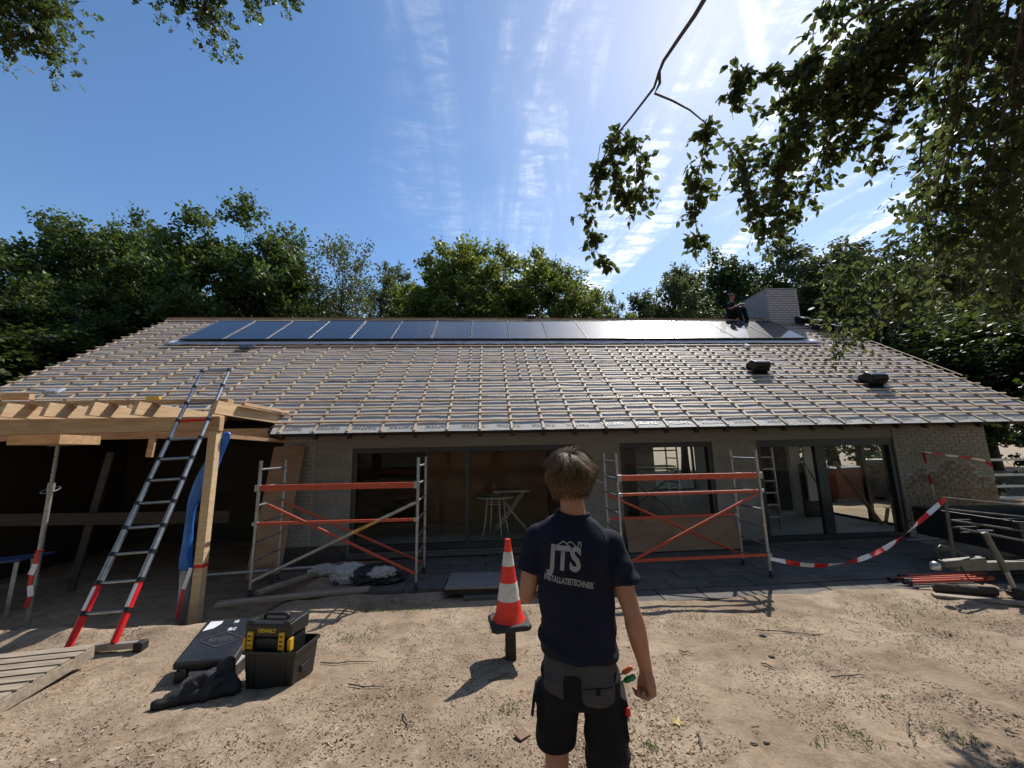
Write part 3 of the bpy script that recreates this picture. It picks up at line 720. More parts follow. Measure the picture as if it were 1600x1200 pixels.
# ------------------------------------------------------------------ overhanging branches
class Leaves:
    def __init__(s, seed): s.r = np.random.default_rng(seed); s.V = []
    def along(s, pts, n, spread, L, lobed=False, hang=0.45):
        n = n if lobed else int(n*0.86)
        r = s.r; pts = np.array([tuple(p) for p in pts]); seg = np.linalg.norm(np.diff(pts, axis=0), axis=1); cum = np.concatenate([[0], np.cumsum(seg)])
        t = r.uniform(0, cum[-1], n); i = np.clip(np.searchsorted(cum, t)-1, 0, len(seg)-1); f = ((t-cum[i])/np.maximum(seg[i], 1e-6))[:, None]
        P = pts[i]*(1-f)+pts[i+1]*f
        # side shoots: leaves gather on short twigs off the stem
        nt_ = max(3, n//9); td = unit(r.normal(size=(nt_, 3))+np.array([0, 0, -0.35])); tt = r.uniform(0, cum[-1], nt_); tl = spread*r.uniform(0.35, 1.0, nt_)
        ti = np.clip(np.searchsorted(cum, tt)-1, 0, len(seg)-1); tf = ((tt-cum[ti])/np.maximum(seg[ti], 1e-6))[:, None]; tb = pts[ti]*(1-tf)+pts[ti+1]*tf
        k = r.integers(0, nt_, n); u = r.uniform(0.1, 1, n)
        P = tb[k]+td[k]*(tl[k]*u)[:, None]+np.array([0, 0, -0.25])*(tl[k]*u*u)[:, None]+r.normal(size=(n, 3))*spread*0.07
        ax = unit(td[k]*0.5+r.normal(size=(n, 3))*0.55+np.array([0, 0, -hang])); nrm = unit(np.cross(ax, r.normal(size=(n, 3)))+np.array([0, 0, 0.5])); nrm = unit(nrm-ax*np.sum(nrm*ax, 1, keepdims=True)); sd = np.cross(nrm, ax)
        LL = (L*0.88*r.uniform(0.5, 1.2, n))[:, None]; W = LL*r.uniform(0.55, 0.72, n)[:, None]; cup = nrm*LL*r.uniform(-0.05, 0.28, n)[:, None]
        if not lobed:
            a = [P, P+ax*LL*.25+sd*W*.42-cup*-.6, P+ax*LL*.6+sd*W*.45+cup*.8, P+ax*LL]; b_ = [P+ax*LL, P+ax*LL*.6-sd*W*.45+cup*.8, P+ax*LL*.25-sd*W*.42+cup*.6, P]
        else:
            a = [P, P+ax*LL*.3+sd*W*.25, P+ax*LL*.42+sd*W*.62+cup, P+ax*LL*.55+sd*W*.22]; b_ = [P+ax*LL*.5, P+ax*LL*.72+sd*W*.42+cup, P+ax*LL, P+ax*LL*.68-sd*W*.48+cup]
            s.V.append(np.stack([P, P+ax*LL*.55-sd*W*.2, P+ax*LL*.4-sd*W*.6+cup, P+ax*LL*.28-sd*W*.22], 1))
        s.V.append(np.stack(a, 1)); s.V.append(np.stack(b_, 1))
        return tb, td, tl
    def build(s, parent, mm):
        me = fast_mesh('foliage', np.concatenate(s.V), 4, mm); o = bpy.data.objects.new('foliage', me); col.objects.link(o); o.parent = parent; o.location = -ORG[parent.name]; o['kind'] = 'stuff'; return o
beech = thing('beech_tree', 'overhanging beech branches with dark leaves filling the upper right', 'tree', (8.2, -1.5, 0))
BL = Leaves(5); fine = MB(); TREE = beech
def curve(pp, D):
    D = D if isinstance(D, (list, tuple)) else [D]*len(pp); return [atD(x, y, d) for (x, y), d in zip(pp, D)]
def spray(pp, D, r0, n, spread, L=0.085, lobed=False, LS=None, hang=0.45, thick=None, mb=None):
    pts = curve(pp, D); k = len(pts)
    sm_ = MB(); sm_.tube(pts, [max(0.0022, r0*(1-0.85*i/(k-1))) for i in range(k)], 6); sm_.build('branch', 'twig_bark', TREE, smooth=True, fix=False)
    if n:
        tb, td, tl = (LS or BL).along(pts, n, spread, L, lobed, hang)
        for a, d, q in zip(tb, td, tl):
            a = Vector(a); d = Vector(d); fine.tube([a, a+d*q*0.6+Vector((0, 0, -0.02*q)), a+d*q+Vector((0, 0, -0.25*q))], [0.0028, 0.0018, 0.001], 4, caps=False)
# bare forked branch in front of the sky
HUB = Vector((4.6, 1.6, 7.4))
spray([(1112, -40), (1100, 0), (1085, 25), (1062, 58), (1037, 95), (1030, 112), (1022, 137), (985, 185), (958, 217), (942, 248), (930, 282), (912, 335)], 3.6, 0.0165, 0, 0)
spray([(1030, 112), (1031, 130), (1023, 146), (1050, 157), (1078, 172), (1102, 192), (1120, 205), (1140, 232)], 3.6, 0.012, 0, 0)
spray([(968, 205), (985, 222), (1000, 255), (1008, 290), (990, 325)], 3.6, 0.005, 360, 0.17, 0.075)
spray([(955, 222), (962, 260), (972, 290), (985, 312)], 3.65, 0.005, 280, 0.17, 0.075)
spray([(944, 245), (925, 300), (916, 345), (928, 380), (942, 418)], 3.6, 0.005, 420, 0.15, 0.075)
spray([(938, 225), (934, 250), (939, 262), (946, 240)], 3.6, 0.003, 0, 0)
spray([(1103, 194), (1099, 230), (1090, 280), (1084, 330), (1092, 385)], 3.6, 0.005, 480, 0.155, 0.075)
spray([(1140, 230), (1160, 270), (1178, 305), (1195, 350), (1200, 368)], 3.7, 0.005, 380, 0.21, 0.075)
# looser sprays in front of the sky
spray([(1420, -20), (1330, 30), (1290, 70), (1240, 110), (1190, 116), (1150, 112)], 4.0, 0.012, 60, 0.14)
spray([(1195, 116), (1165, 105), (1148, 122), (1140, 150), (1150, 172)], 4.0, 0.004, 190, 0.17)
spray([(1240, 110), (1225, 150), (1200, 180), (1185, 200)], 4.0, 0.004, 200, 0.17)
spray([(1450, 0), (1330, 90), (1270, 160), (1225, 230), (1195, 300), (1190, 350)], 4.0, 0.010, 680, 0.27, 0.075)
spray([(1235, 215), (1200, 225), (1165, 240), (1150, 280)], 4.0, 0.005, 260, 0.2, 0.075)
spray([(1290, 70), (1262, 105), (1255, 150), (1240, 185)], 4.05, 0.005, 260, 0.2, 0.075)
spray([(1330, 60), (1318, 120), (1300, 160), (1290, 215)], 4.15, 0.005, 340, 0.24, 0.075)
spray([(1370, 40), (1365, 100), (1345, 140), (1335, 175)], 4.2, 0.005, 360, 0.26, 0.075)
spray([(1205, 300), (1225, 340), (1215, 372)], 4.0, 0.004, 160, 0.15, 0.075)
spray([(1300, 115), (1262, 190), (1230, 240), (1215, 300)], 4.1, 0.005, 420, 0.27, 0.075)
spray([(1480, 20), (1360, 100), (1300, 190), (1275, 260), (1262, 300), (1245, 338)], 4.2, 0.010, 600, 0.26, 0.075)
spray([(1390, 90), (1352, 150), (1340, 190), (1320, 230)], 4.2, 0.005, 260, 0.22)
spray([(1460, 100), (1400, 165), (1378, 200), (1370, 235), (1388, 268)], 4.3, 0.006, 190, 0.15)
spray([(1480, 10), (1400, 30), (1350, 60), (1310, 100)], 4.3, 0.006, 560, 0.34, 0.075)
spray([(1420, -30), (1360, 0), (1300, 20), (1268, 60)], 4.3, 0.006, 240, 0.25)
spray([(1500, -20), (1430, 20), (1390, 70), (1350, 120)], 4.5, 0.006, 420, 0.35)
# dense curtain on the right
rr = random.Random(3)
for k in range(25):
    x0 = 1430+rr.random()*230; D = rr.uniform(3.9, 5.6); xe = x0-rr.uniform(0, 45); ye = rr.uniform(330, 470)-max(0, (1450-xe))*1.0
    xe = max(xe, 1400)
    spray([(x0+60, -120), (x0+30, 0), (x0+8, ye*0.35), (xe+6, ye*0.7), (xe, ye)], D, 0.012, 300, 0.34, 0.075)
for pp, n_ in [([(1480, 300), (1420, 360), (1370, 395), (1330, 440), (1300, 480), (1308, 540)], 300), ([(1500, 330), (1440, 400), (1380, 420), (1330, 420), (1290, 440)], 300), ([(1520, 350), (1450, 430), (1400, 460), (1370, 500), (1345, 520)], 320),
               ([(1540, 380), (1480, 430), (1440, 455), (1400, 470)], 300), ([(1560, 330), (1530, 400), (1500, 440), (1480, 470)], 300), ([(1620, 330), (1590, 420), (1570, 470), (1560, 500)], 300), ([(1640, 350), (1610, 420), (1600, 480)], 260)]:
    spray(pp, rr.uniform(6.2, 6.6), 0.010, int(n_*1.7), 0.42, 0.09)
mb = MB(); mb.tube([(8.2, -1.5, 0), (8.1, -1.4, 2), (7.9, -1.2, 4.5), (7.4, -0.8, 7.0), (6.9, -0.3, 9.5), (6.6, 0.1, 13)], [0.42, 0.34, 0.3, 0.24, 0.17, 0.05], 12); mb.build('trunk', 'bark', beech, smooth=True)
mb = MB(); T0 = Vector((7.5, -0.9, 6.6))
for (x, y, D) in [(1112, -40, 3.6), (1420, -20, 4.0), (1450, 0, 4.0), (1480, 20, 4.2), (1480, 10, 4.3), (1500, -20, 4.5), (1600, -120, 4.8), (1700, -120, 4.6), (1520, -120, 5.0), (1640, 330, 5.3)]:
    e = atD(x, y, D); md_ = T0.lerp(e, 0.55)+Vector((0, 0, 0.7)); mb.tube([T0, T0.lerp(md_, 0.5)+Vector((0, 0, 0.35)), md_, md_.lerp(e, 0.6)+Vector((0, 0, 0.1)), e], [0.09, 0.07, 0.045, 0.025, 0.014], 7)
mb.build('limb', 'bark', beech, smooth=True)
fine.build('twigs', 'twig_bark', beech, kind='stuff', fix=False)
BL.build(beech, 'beech_leaf')

oak = thing('oak_tree', 'oak boughs hanging into the top left corner of the sky', 'tree', (-7.5, -3.0, 0))
OL = Leaves(9); fine = MB(); TREE = oak
for pp, n_, sp in [([(-60, -40), (0, 0), (50, 30), (90, 60)], 420, 0.55), ([(-40, 0), (20, 40), (70, 85), (85, 105)], 380, 0.42), ([(-60, 30), (-10, 60), (10, 85)], 300, 0.42), ([(20, -40), (40, 10), (60, 30)], 300, 0.45),
                   ([(330, -80), (300, -20), (260, 0), (235, 5)], 300, 0.42), ([(360, -70), (330, 0), (320, 40), (345, 70), (358, 88)], 520, 0.42), ([(380, -70), (370, 0), (385, 30)], 420, 0.42), ([(420, -80), (410, -10), (430, 15), (450, 20)], 400, 0.40), ([(340, -70), (290, 10), (280, 30)], 380, 0.42)]:
    spray([(a, b_-30) for a, b_ in pp], [8.6-0.15*i for i in range(len(pp))], 0.03, n_, sp, 0.135, True, OL, 0.2)
mb = MB(); mb.tube([(-7.5, -3, 0), (-7.4, -2.9, 3), (-7.1, -2.6, 6.5), (-6.8, -2.2, 10), (-6.6, -2, 15)], [0.5, 0.42, 0.34, 0.24, 0.08], 12); mb.build('trunk', 'bark', oak, smooth=True)
mb = MB(); T0 = Vector((-7.0, -2.4, 7.5))
for (x, y, D) in [(-60, -40, 8.6), (-40, 0, 8.6), (-60, 30, 8.6), (20, -40, 8.6), (330, -80, 8.6), (380, -70, 8.6), (420, -80, 8.6), (360, -70, 8.6), (340, -70, 8.6)]:
    e = atD(x, y, D); md_ = T0.lerp(e, 0.5)+Vector((0, 0, 0.8)); mb.tube([T0, T0.lerp(md_, 0.5)+Vector((0, 0, 0.3)), md_, e], [0.12, 0.09, 0.06, 0.03], 7)
mb.build('limb', 'bark', oak, smooth=True)
fine.build('twigs', 'twig_bark', oak, kind='stuff', fix=False)
OL.build(oak, 'oak_leaf')
# ------------------------------------------------------------------ things on the roof
m, n, l, b = nt('solar_glass')
t = n.new('ShaderNodeTexCoord'); sp = n.new('ShaderNodeSeparateXYZ'); l.new(t.outputs['Object'], sp.inputs[0])
def cellline(out, pitch, w):
    a = n.new('ShaderNodeMath'); a.operation = 'MODULO'; l.new(out, a.inputs[0]); a.inputs[1].default_value = pitch
    c_ = n.new('ShaderNodeMath'); c_.operation = 'LESS_THAN'; l.new(a.outputs[0], c_.inputs[0]); c_.inputs[1].default_value = w; return c_.outputs[0]
mxx = n.new('ShaderNodeMath'); mxx.operation = 'MAXIMUM'; l.new(cellline(sp.outputs['X'], 0.187, 0.006), mxx.inputs[0]); l.new(cellline(sp.outputs['Y'], 0.094, 0.004), mxx.inputs[1])
mc = n.new('ShaderNodeMixRGB'); l.new(mxx.outputs[0], mc.inputs[0]); mc.inputs[1].default_value = (0.006, 0.010, 0.022, 1); mc.inputs[2].default_value = (0.018, 0.024, 0.038, 1)
l.new(mc.outputs[0], b.inputs['Base Color']); b.inputs['Roughness'].default_value = 0.5; b.inputs['Specular IOR Level'].default_value = 0.15; b.inputs['Coat Weight'].default_value = 1.0; b.inputs['Coat Roughness'].default_value = 0.03
nd = n.new('ShaderNodeTexNoise'); l.new(t.outputs['Object'], nd.inputs['Vector']); nd.inputs['Scale'].default_value = 3; nd.inputs['Detail'].default_value = 6
mr = n.new('ShaderNodeMapRange'); l.new(nd.outputs['Fac'], mr.inputs[0]); mr.inputs[3].default_value = 0.02; mr.inputs[4].default_value = 0.06; l.new(mr.outputs[0], b.inputs['Coat Roughness'])
M['solar_glass'] = m
mat('silver_clamp', (0.30, 0.31, 0.32), 0.6, 0.4, var=0.1)
mat('solar_frame', (0.012, 0.013, 0.016), 0.35, var=0.1)
PW, PH = 1.134, 1.75
fr = MB()
for x in (0.012, PW-0.012): fr.box((x, PH/2, 0.0), (0.024, PH, 0.035))
for y in (0.012, PH-0.012): fr.box((PW/2, y, 0.0), (PW-0.05, 0.024, 0.035))
fr_me = fr.mesh('frame'); fr_me.materials.append(M['solar_frame'])
gl = MB(); gl.box((PW/2, PH/2, 0.0), (PW-0.046, PH-0.046, 0.02)); gl_me = gl.mesh('glass'); gl_me.materials.append(M['solar_glass'])
cl_ = MB(); cl_.box((PW+0.008, PH/2, 0.008), (0.011, PH, 0.028)); cl_me = cl_.mesh('mounting_rail'); cl_me.materials.append(M['silver_clamp'])
ordn = ['first', 'second', 'third', 'fourth', 'fifth', 'sixth', 'seventh', 'eighth']
notes = {0: 'leftmost black solar panel, at the left end of the row', 15: 'rightmost black solar panel, below the white chimney', 14: 'black solar panel at the feet of the sitting roofer'}
for i in range(16):
    p = S(-8.4918+1.15*i, 4.674, 0.13)
    lab = notes.get(i, ('black solar panel, %s from the left end of the roof row' % ordn[i]) if i < 8 else 'black solar panel, %s from the right end of the roof row' % ordn[15-i])
    o = thing('solar_panel', lab, 'solar panel', p, 0, 'row of solar panels under the ridge'); o.rotation_euler = (SA+random.uniform(-.004, .004), random.uniform(-.004, .004), 0)
    for nm, me in (('frame', fr_me), ('glass', gl_me)): piece(nm, me, o, (0, 0, 0), org=Vector((0, 0, 0)))
    if i < 15: piece('mounting_rail', cl_me, o, (0, 0, 0), org=Vector((0, 0, 0)))
def vent(x, s, lab):
    o = thing('roof_vent', lab, 'roof vent', S(x, s, 0.05), 0, 'black roof vents'); o.rotation_euler = (SA, 0, 0)
    q = MB(); q.prism([(-0.20, -0.02, 0), (-0.20, 0.34, 0), (-0.20, 0.34, 0.06), (-0.20, 0.20, 0.24), (-0.20, 0.02, 0.26), (-0.20, -0.05, 0.20)], (0.40, 0, 0)); q.build('hood', 'vent_black', o, world=False, bevel=0.03)
    q = MB()
    for k in range(7): q.box((-0.165+0.055*k, -0.056, 0.11), (0.012, 0.02, 0.15))
    q.build('grille', 'black_plastic', o, world=False)
    q = MB(); q.box((0, 0.15, -0.01), (0.56, 0.6, 0.02)); q.build('base_plate', 'vent_black', o, world=False)
vent(6.88, 2.42, 'black roof vent hood nearer the middle of the right roof slope')
vent(9.22, 1.62, 'black roof vent hood lower down near the right verge')
for k, (x, s, w, nn, lab) in enumerate([(11.05, 6.45, 0.32, 6, 'stack of dark roof tiles against the chimney foot'), (11.35, 6.0, 0.36, 7, 'middle stack of dark roof tiles below the chimney'), (11.62, 5.55, 0.34, 6, 'stack of dark roof tiles nearest the right verge'), (11.15, 5.72, 0.3, 5, 'short stack of dark roof tiles on the left below the chimney')]):
    o = thing('tile_stack', lab, 'roof tiles', S(x, s, 0.075), 0, 'stacks of roof tiles beside the chimney'); o.rotation_euler = (SA*0.75, 0, random.uniform(-.15, .15))
    q = MB(); q.box((0, 0, 0), (w, 0.42, 0.030)); tme_ = q.mesh('tile'); tme_.materials.append(M['vent_black'])
    for j in range(nn): piece('tile', tme_, o, (random.uniform(-.012, .012), random.uniform(-.012, .012), 0.02+0.034*j), (0.0, random.uniform(-.02, .02), random.uniform(-.03, .03)), org=Vector((0, 0, 0)))
def small(name, lab, cat, fn, mm, group=None, bevel=0.0, smooth=False, loc=(0, 0, 0)):
    q = MB(); fn(q); o = bpy.data.objects.new(name, None); bpy.data.objects.remove(o)
    me = q.mesh(name, Vector(loc)); bm = bmesh.new(); bm.from_mesh(me); bmesh.ops.recalc_face_normals(bm, faces=bm.faces); bm.to_mesh(me); bm.free()
    o = bpy.data.objects.new(name, me); o.location = loc; col.objects.link(o); me.materials.append(M[mm] if isinstance(mm, str) else mm); tag(o, lab, cat, group)
    if smooth: me.polygons.foreach_set('use_smooth', [True]*len(me.polygons))
    if bevel: md = o.modifiers.new('bevel', 'BEVEL'); md.width = bevel; md.segments = 2; md.limit_method = 'ANGLE'
    ORG[o.name] = Vector(loc); return o
RS = Matrix.Rotation(SA, 3, 'X')
small('roof_tile', 'single dark tile lying below the left solar panels', 'roof tile', lambda q: q.box(S(-6.45, 4.18, 0.10), (0.36, 0.26, 0.035), RS), 'vent_black', bevel=0.008)
small('ridge_bracket', 'small dark box on the ridge above the solar panels', 'bracket', lambda q: q.box(S(1.55, SL-0.08, 0.14), (0.26, 0.16, 0.12), RS), 'vent_black', bevel=0.01)
small('plastic_scrap', 'crumpled white scrap on the battens below the sitting roofer', 'scrap', lambda q: q.box(S(7.6, 4.15, 0.10), (0.16, 0.14, 0.05), RS @ Matrix.Rotation(0.5, 3, 'Z')), 'white_paper', bevel=0.015)
small('spirit_level', 'yellow-ended tool lying on the top plank of the timber frame', 'tool', lambda q: q.box(atY(240, 622, 6.35), (0.20, 0.05, 0.05)), mat('tool_yellow', (0.62, 0.42, 0.02), 0.5), bevel=0.006)
small('wood_offcut', 'pale timber offcut lying at the roof edge on the far left', 'offcut', lambda q: q.box(atY(28, 620, 6.45), (0.34, 0.1, 0.09), Matrix.Rotation(0.2, 3, 'Z')), 'pine_beam', bevel=0.004)
small('plastic_bag', 'crumpled pale plastic bag lying on the left battens', 'bag', lambda q: q.box(atY(62, 608, 7.9)+Vector((0, 0.25, 0)), (0.28, 0.22, 0.07), RS), mat('plastic_film', (0.36, 0.37, 0.39), 0.3, bump=0.8, bscale=9), bevel=0.06)

# ------------------------------------------------------------------ timber frame of the carport
cp = thing('timber_carport', 'half-built pine timber frame with exposed joists at the left', 'carport', (-4.0, 6.0, -0.42))
q = MB(); q.beam((-12.0, 6.0, 2.465), (-3.92, 6.0, 2.465), 0.10, 0.21); q.build('beam', 'pine_beam', cp, bevel=0.004)
q = MB(); q.beam((-4.0, 6.0, -0.55), (-4.0, 6.0, 2.355), 0.115, 0.115, (0, 1, 0)); q.build('post', 'pine', cp, bevel=0.005)
jx = [-9.45, -8.8, -8.12, -7.45, -6.80, -6.24, -5.64, -5.04, -3.95]
for x in jx:
    q = MB(); q.prism([(x-0.031, 5.82, 2.60), (x-0.031, 7.72, 2.575), (x-0.031, 7.86, 2.76), (x-0.031, 5.88, 2.795)], (0.062, 0, 0)); q.build('joist', 'pine_joist', cp, bevel=0.003)
q = MB(); q.beam((-10.5, 6.2, 2.83), (-3.95, 6.2, 2.83), 0.14, 0.055); q.build('top_plank', 'pine_beam', cp, bevel=0.003)
q = MB(); q.beam((-3.86, 6.35, 2.80), (-3.86, 7.75, 2.80), 0.06, 0.05); q.build('edge_batten', 'pine_joist', cp, bevel=0.002)
q = MB(); q.beam(atY(200, 634, 5.95), atY(262, 650, 6.5), 0.03, 0.05); q.build('loose_lath', 'pine_beam', cp)
q = MB(); q.beam((-12, 7.75, 2.42), (-4.1, 7.75, 2.42), 0.07, 0.16); q.build('wall_plate', 'pine_beam', cp)
q = MB(); q.beam(atY(355, 682, 6.4), atY(455, 690, 7.6), 0.05, 0.06); q.build('diagonal_brace', 'pine_beam', cp)
# steel prop with its timber head
pr = thing('steel_prop', 'adjustable steel prop holding up the timber frame at the left', 'prop', (-6.74, 6.6, gz(-6.74, 6.6)))
q = MB(); q.tube([(-6.74, 6.6, 1.55), (-6.74, 6.6, 2.20)], 0.024, 12); q.build('inner_tube', 'dull_steel', pr, smooth='auto')
q = MB(); q.tube([(-6.74, 6.6, gz(-6.74, 6.6)), (-6.74, 6.6, 1.58)], 0.031, 12); q.build('outer_tube', 'dull_steel', pr, smooth='auto')
q = MB(); q.tube([(-6.74, 6.6, 1.50), (-6.74, 6.6, 1.64)], 0.042, 12); q.build('collar_nut', 'dull_steel', pr, smooth='auto')
q = MB(); q.tube([Vector((-6.74, 6.6, 1.53))+Vector((math.cos(a)*0.10, math.sin(a)*0.10, 0.04*math.sin(a))) for a in np.linspace(0, 6.283, 20)[:-1]], 0.006, 6, closed=True); q.build('handle_ring', 'galvanised', pr)
q = MB()
for k in range(6): q.tube([(-6.74, 6.572, 1.72+0.08*k), (-6.74, 6.577, 1.72+0.08*k)], 0.008, 8)
q.build('pin_holes', 'black_rubber', pr)
for zb in (gz(-6.74, 6.6)+0.005, 2.205):
    q = MB(); q.box((-6.74, 6.6, zb), (0.16, 0.16, 0.01)); q.build('end_plate', 'dull_steel', pr)
small('timber_block', 'short pine block clamped between steel prop and beam', 'timber', lambda q: q.box((-6.68, 6.5, 2.285), (0.72, 0.62, 0.14)), 'pine_beam', bevel=0.004)
def strip(q, pts, w, nrm, th=0.004):
    pts = [Vector(p) for p in pts]; nrm = Vector(nrm)
    for a, b_ in zip(pts[:-1], pts[1:]): q.beam(a, b_, th, w, (b_-a).cross(nrm))
tp = thing('barrier_tape', 'red and white tape knotted round the steel prop', 'barrier tape', (-6.74, 6.6, 0.3), group='lengths of barrier tape')
for k in range(5):
    q = MB(); a0 = Vector((-6.74+0.02*math.sin(k*2), 6.555, 0.62-0.15*k)); a1 = Vector((-6.74+0.03*math.sin(k*2+2), 6.55, 0.62-0.15*(k+1))); q.beam(a0, a1, 0.006, 0.05+0.02*(k % 2), (1, 0.2, 0)); q.build('red_stripe' if k % 2 == 0 else 'white_stripe', 'tape_red' if k % 2 == 0 else 'tape_white', tp)
q = MB(); q.tube([Vector((-6.74, 6.6, 0.64))+Vector((math.cos(a)*0.036, math.sin(a)*0.036, 0)) for a in np.linspace(0, 6.283, 16)[:-1]], 0.015, 6, closed=True); q.build('knot', 'tape_red', tp)
# blue tarp draped from the beam over a grey pipe
small('drain_pipe', 'grey plastic pipe standing upright behind the pine post', 'pipe', lambda q: q.tube([(-4.265, 6.12, -0.5), (-4.27, 6.12, 0.1), (-4.285, 6.12, 0.52)], 0.062, 16), 'grey_pvc', smooth=True)
tarp = MB(); rings = []
for (x, z, w, d) in [(-3.90, 2.37, 0.07, 0.03), (-3.96, 2.15, 0.08, 0.05), (-4.06, 1.95, 0.10, 0.06), (-4.10, 1.80, 0.13, 0.07), (-4.17, 1.66, 0.12, 0.06), (-4.22, 1.50, 0.11, 0.06), (-4.28, 1.36, 0.09, 0.05), (-4.30, 1.25, 0.055, 0.05), (-4.30, 1.0, 0.055, 0.05), (-4.295, 0.8, 0.06, 0.055), (-4.30, 0.6, 0.07, 0.07), (-4.285, 0.45, 0.085, 0.085), (-4.285, 0.40, 0.075, 0.08)]:
    rings.append([Vector((x+w*math.cos(a)*(1+0.18*math.sin(5*a+z*9)), 6.12+d*math.sin(a)*(1+0.2*math.sin(4*a+z*7)), z+0.02*math.sin(3*a))) for a in np.linspace(0, 2*math.pi, 15)[:-1]])
tarp.loft(rings)
o = small('tarpaulin', 'blue tarpaulin bunched and hanging beside the pine post', 'tarpaulin', lambda q: q.__dict__.update(tarp.__dict__), 'blue_tarp', smooth=True)
o.modifiers.new('sub', 'SUBSURF').render_levels = 1
tp = thing('barrier_tape', 'strip of red and white tape tied round the pine post', 'barrier tape', (-4.0, 5.9, 0.2), group='lengths of barrier tape')
q = MB(); q.box((-4.0, 5.999, 0.50), (0.123, 0.123, 0.045)); q.build('red_stripe', 'tape_red', tp)
q = MB(); q.beam((-4.07, 5.915, 0.49), (-4.15, 5.93, 0.22), 0.006, 0.05, (1, 0, 0)); q.build('white_stripe', 'tape_white', tp)
q = MB(); q.beam((-4.15, 5.93, 0.22), (-4.19, 5.93, -0.15), 0.006, 0.04, (1, 0, 0)); q.build('red_stripe', 'tape_red', tp)

# ------------------------------------------------------------------ telescopic ladder
ld = thing('telescopic_ladder', 'telescopic aluminium ladder with red feet leaning on the timber frame', 'ladder', (-4.1, 4.63, 0.10))
LB, LT = Vector((-4.09, 4.64, 0.10)), Vector((-4.24, 6.22, 3.31)); ldir = (LT-LB).normalized(); lx = Vector((1, 0, 0)); lx = (lx-ldir*lx.dot(ldir)).normalized(); LL = (LT-LB).length
ns = 12; sl_ = LL/ns
for side in (-1, 1):
    for k in range(ns):
        r_ = 0.034-0.0011*k; w_ = 0.215-0.0015*k
        a = LB+ldir*(k*sl_)+lx*side*w_; b_ = LB+ldir*((k+1)*sl_)+lx*side*w_
        q = MB(); q.tube([a, b_], r_, 12); q.build('stile', 'red_plastic' if k < 2 else 'aluminium', ld, smooth='auto')
        q = MB(); q.tube([b_-ldir*0.022, b_+ldir*0.022], r_+0.006, 12); q.build('collar', 'black_plastic', ld, smooth='auto')
        if k == 1:
            ny = lx.cross(ldir).normalized(); ny = ny if ny.y < 0 else -ny
            q = MB(); q.beam(a+ldir*0.03+ny*(r_+0.001)-lx*0.004, b_-ldir*0.04+ny*(r_+0.001)-lx*0.004, 0.036, 0.003, ny); q.build('sticker', 'white_paper', ld)
for k in range(1, ns+1):
    c_ = LB+ldir*(k*sl_); w_ = 0.215-0.0015*k
    q = MB(); q.beam(c_-lx*w_, c_+lx*w_, 0.042, 0.020, ldir); q.build('rung', 'red_plastic' if k == 9 else 'aluminium', ld, bevel=0.004)
q = MB(); q.beam(LB-lx*0.50-Vector((0, 0, 0.03)), LB+lx*0.48-Vector((0, 0, 0.03)), 0.05, 0.06); q.build('stabiliser_bar', 'dull_steel', ld, bevel=0.006)
for sx in (-0.50, 0.48):
    q = MB(); q.box(LB+lx*sx-Vector((0, 0, 0.045)), (0.09, 0.10, 0.09)); q.build('foot', 'black_rubber', ld, bevel=0.015)

# ------------------------------------------------------------------ scaffold towers
def scaffold(x0, x1, y0, y1, zt, lab, beams, diags, grey=None, rungs=7, rail=None, worn=False):
    z0 = 0.0; o = thing('scaffold_tower', lab, 'scaffold', ((x0+x1)/2, y0, 0), 0, 'aluminium scaffold towers on the paving')
    for x in (x0, x1):
        f = MB()
        for y in (y0, y1): f.tube([(x, y, z0+0.10), (x, y, zt)], 0.024, 12)
        fo = f.build('end_frame', 'dull_steel' if worn and x == x1 else 'galvanised', o, smooth='auto')
        for k in range(rungs):
            q = MB(); z = zt-0.13-k*0.262; q.tube([(x, y0, z), (x, y1, z)], 0.016, 8); q.build('rung', 'aluminium', fo, smooth='auto')
        for y in (y0, y1):
            q = MB(); q.tube([(x, y, z0+0.0), (x, y, z0+0.14)], 0.016, 8); q.tube([(x, y, z0), (x, y, z0+0.015)], 0.045, 10); q.build('foot', 'black_rubber', fo)
    for (za, zb, y, h, w) in beams:
        q = MB(); q.beam((x0+0.03, y, za), (x1-0.03, y, zb), w, h); q.build('guard_board' if h > 0.05 else 'brace', 'red_steel', o, bevel=0.004)
        for x in (x0+0.01, x1-0.01):
            q = MB(); q.box((x, y-0.005, za if x < (x0+x1)/2 else zb), (0.075, 0.06, h+0.015)); q.build('clamp', 'galvanised', o, bevel=0.006)
    for (xa, za, xb, zb, y) in diags:
        q = MB(); q.tube([(xa, y, za), (xb, y, zb)], 0.021, 10); q.build('diagonal_brace', 'red_steel', o, smooth='auto')
    if grey:
        q = MB(); q.tube([grey[0], grey[1]], 0.022, 10); go = q.build('diagonal_brace', 'dull_steel', o, smooth='auto')
        a, b_ = Vector(grey[0]), Vector(grey[1]); c0 = a.lerp(b_, 0.60); c1 = a.lerp(b_, 0.76); q = MB(); q.tube([c0, c1], 0.0228, 10); q.build('label_band', mat('label_band', (0.50, 0.30, 0.06), 0.5), go)
    return o
sL = scaffold(-3.42, -1.07, 6.2, 6.95, 1.91, 'scaffold tower with crossing red and grey braces at the left', [(1.51, 1.50, 6.165, 0.085, 0.05), (1.00, 0.99, 6.175, 0.042, 0.042)],
              [(-3.26, 1.27, -1.07, 0.22, 6.17), (-3.40, 1.22, -1.10, 0.18, 6.92)], ((-3.37, 6.15, 0.22), (-1.09, 6.15, 1.24)))
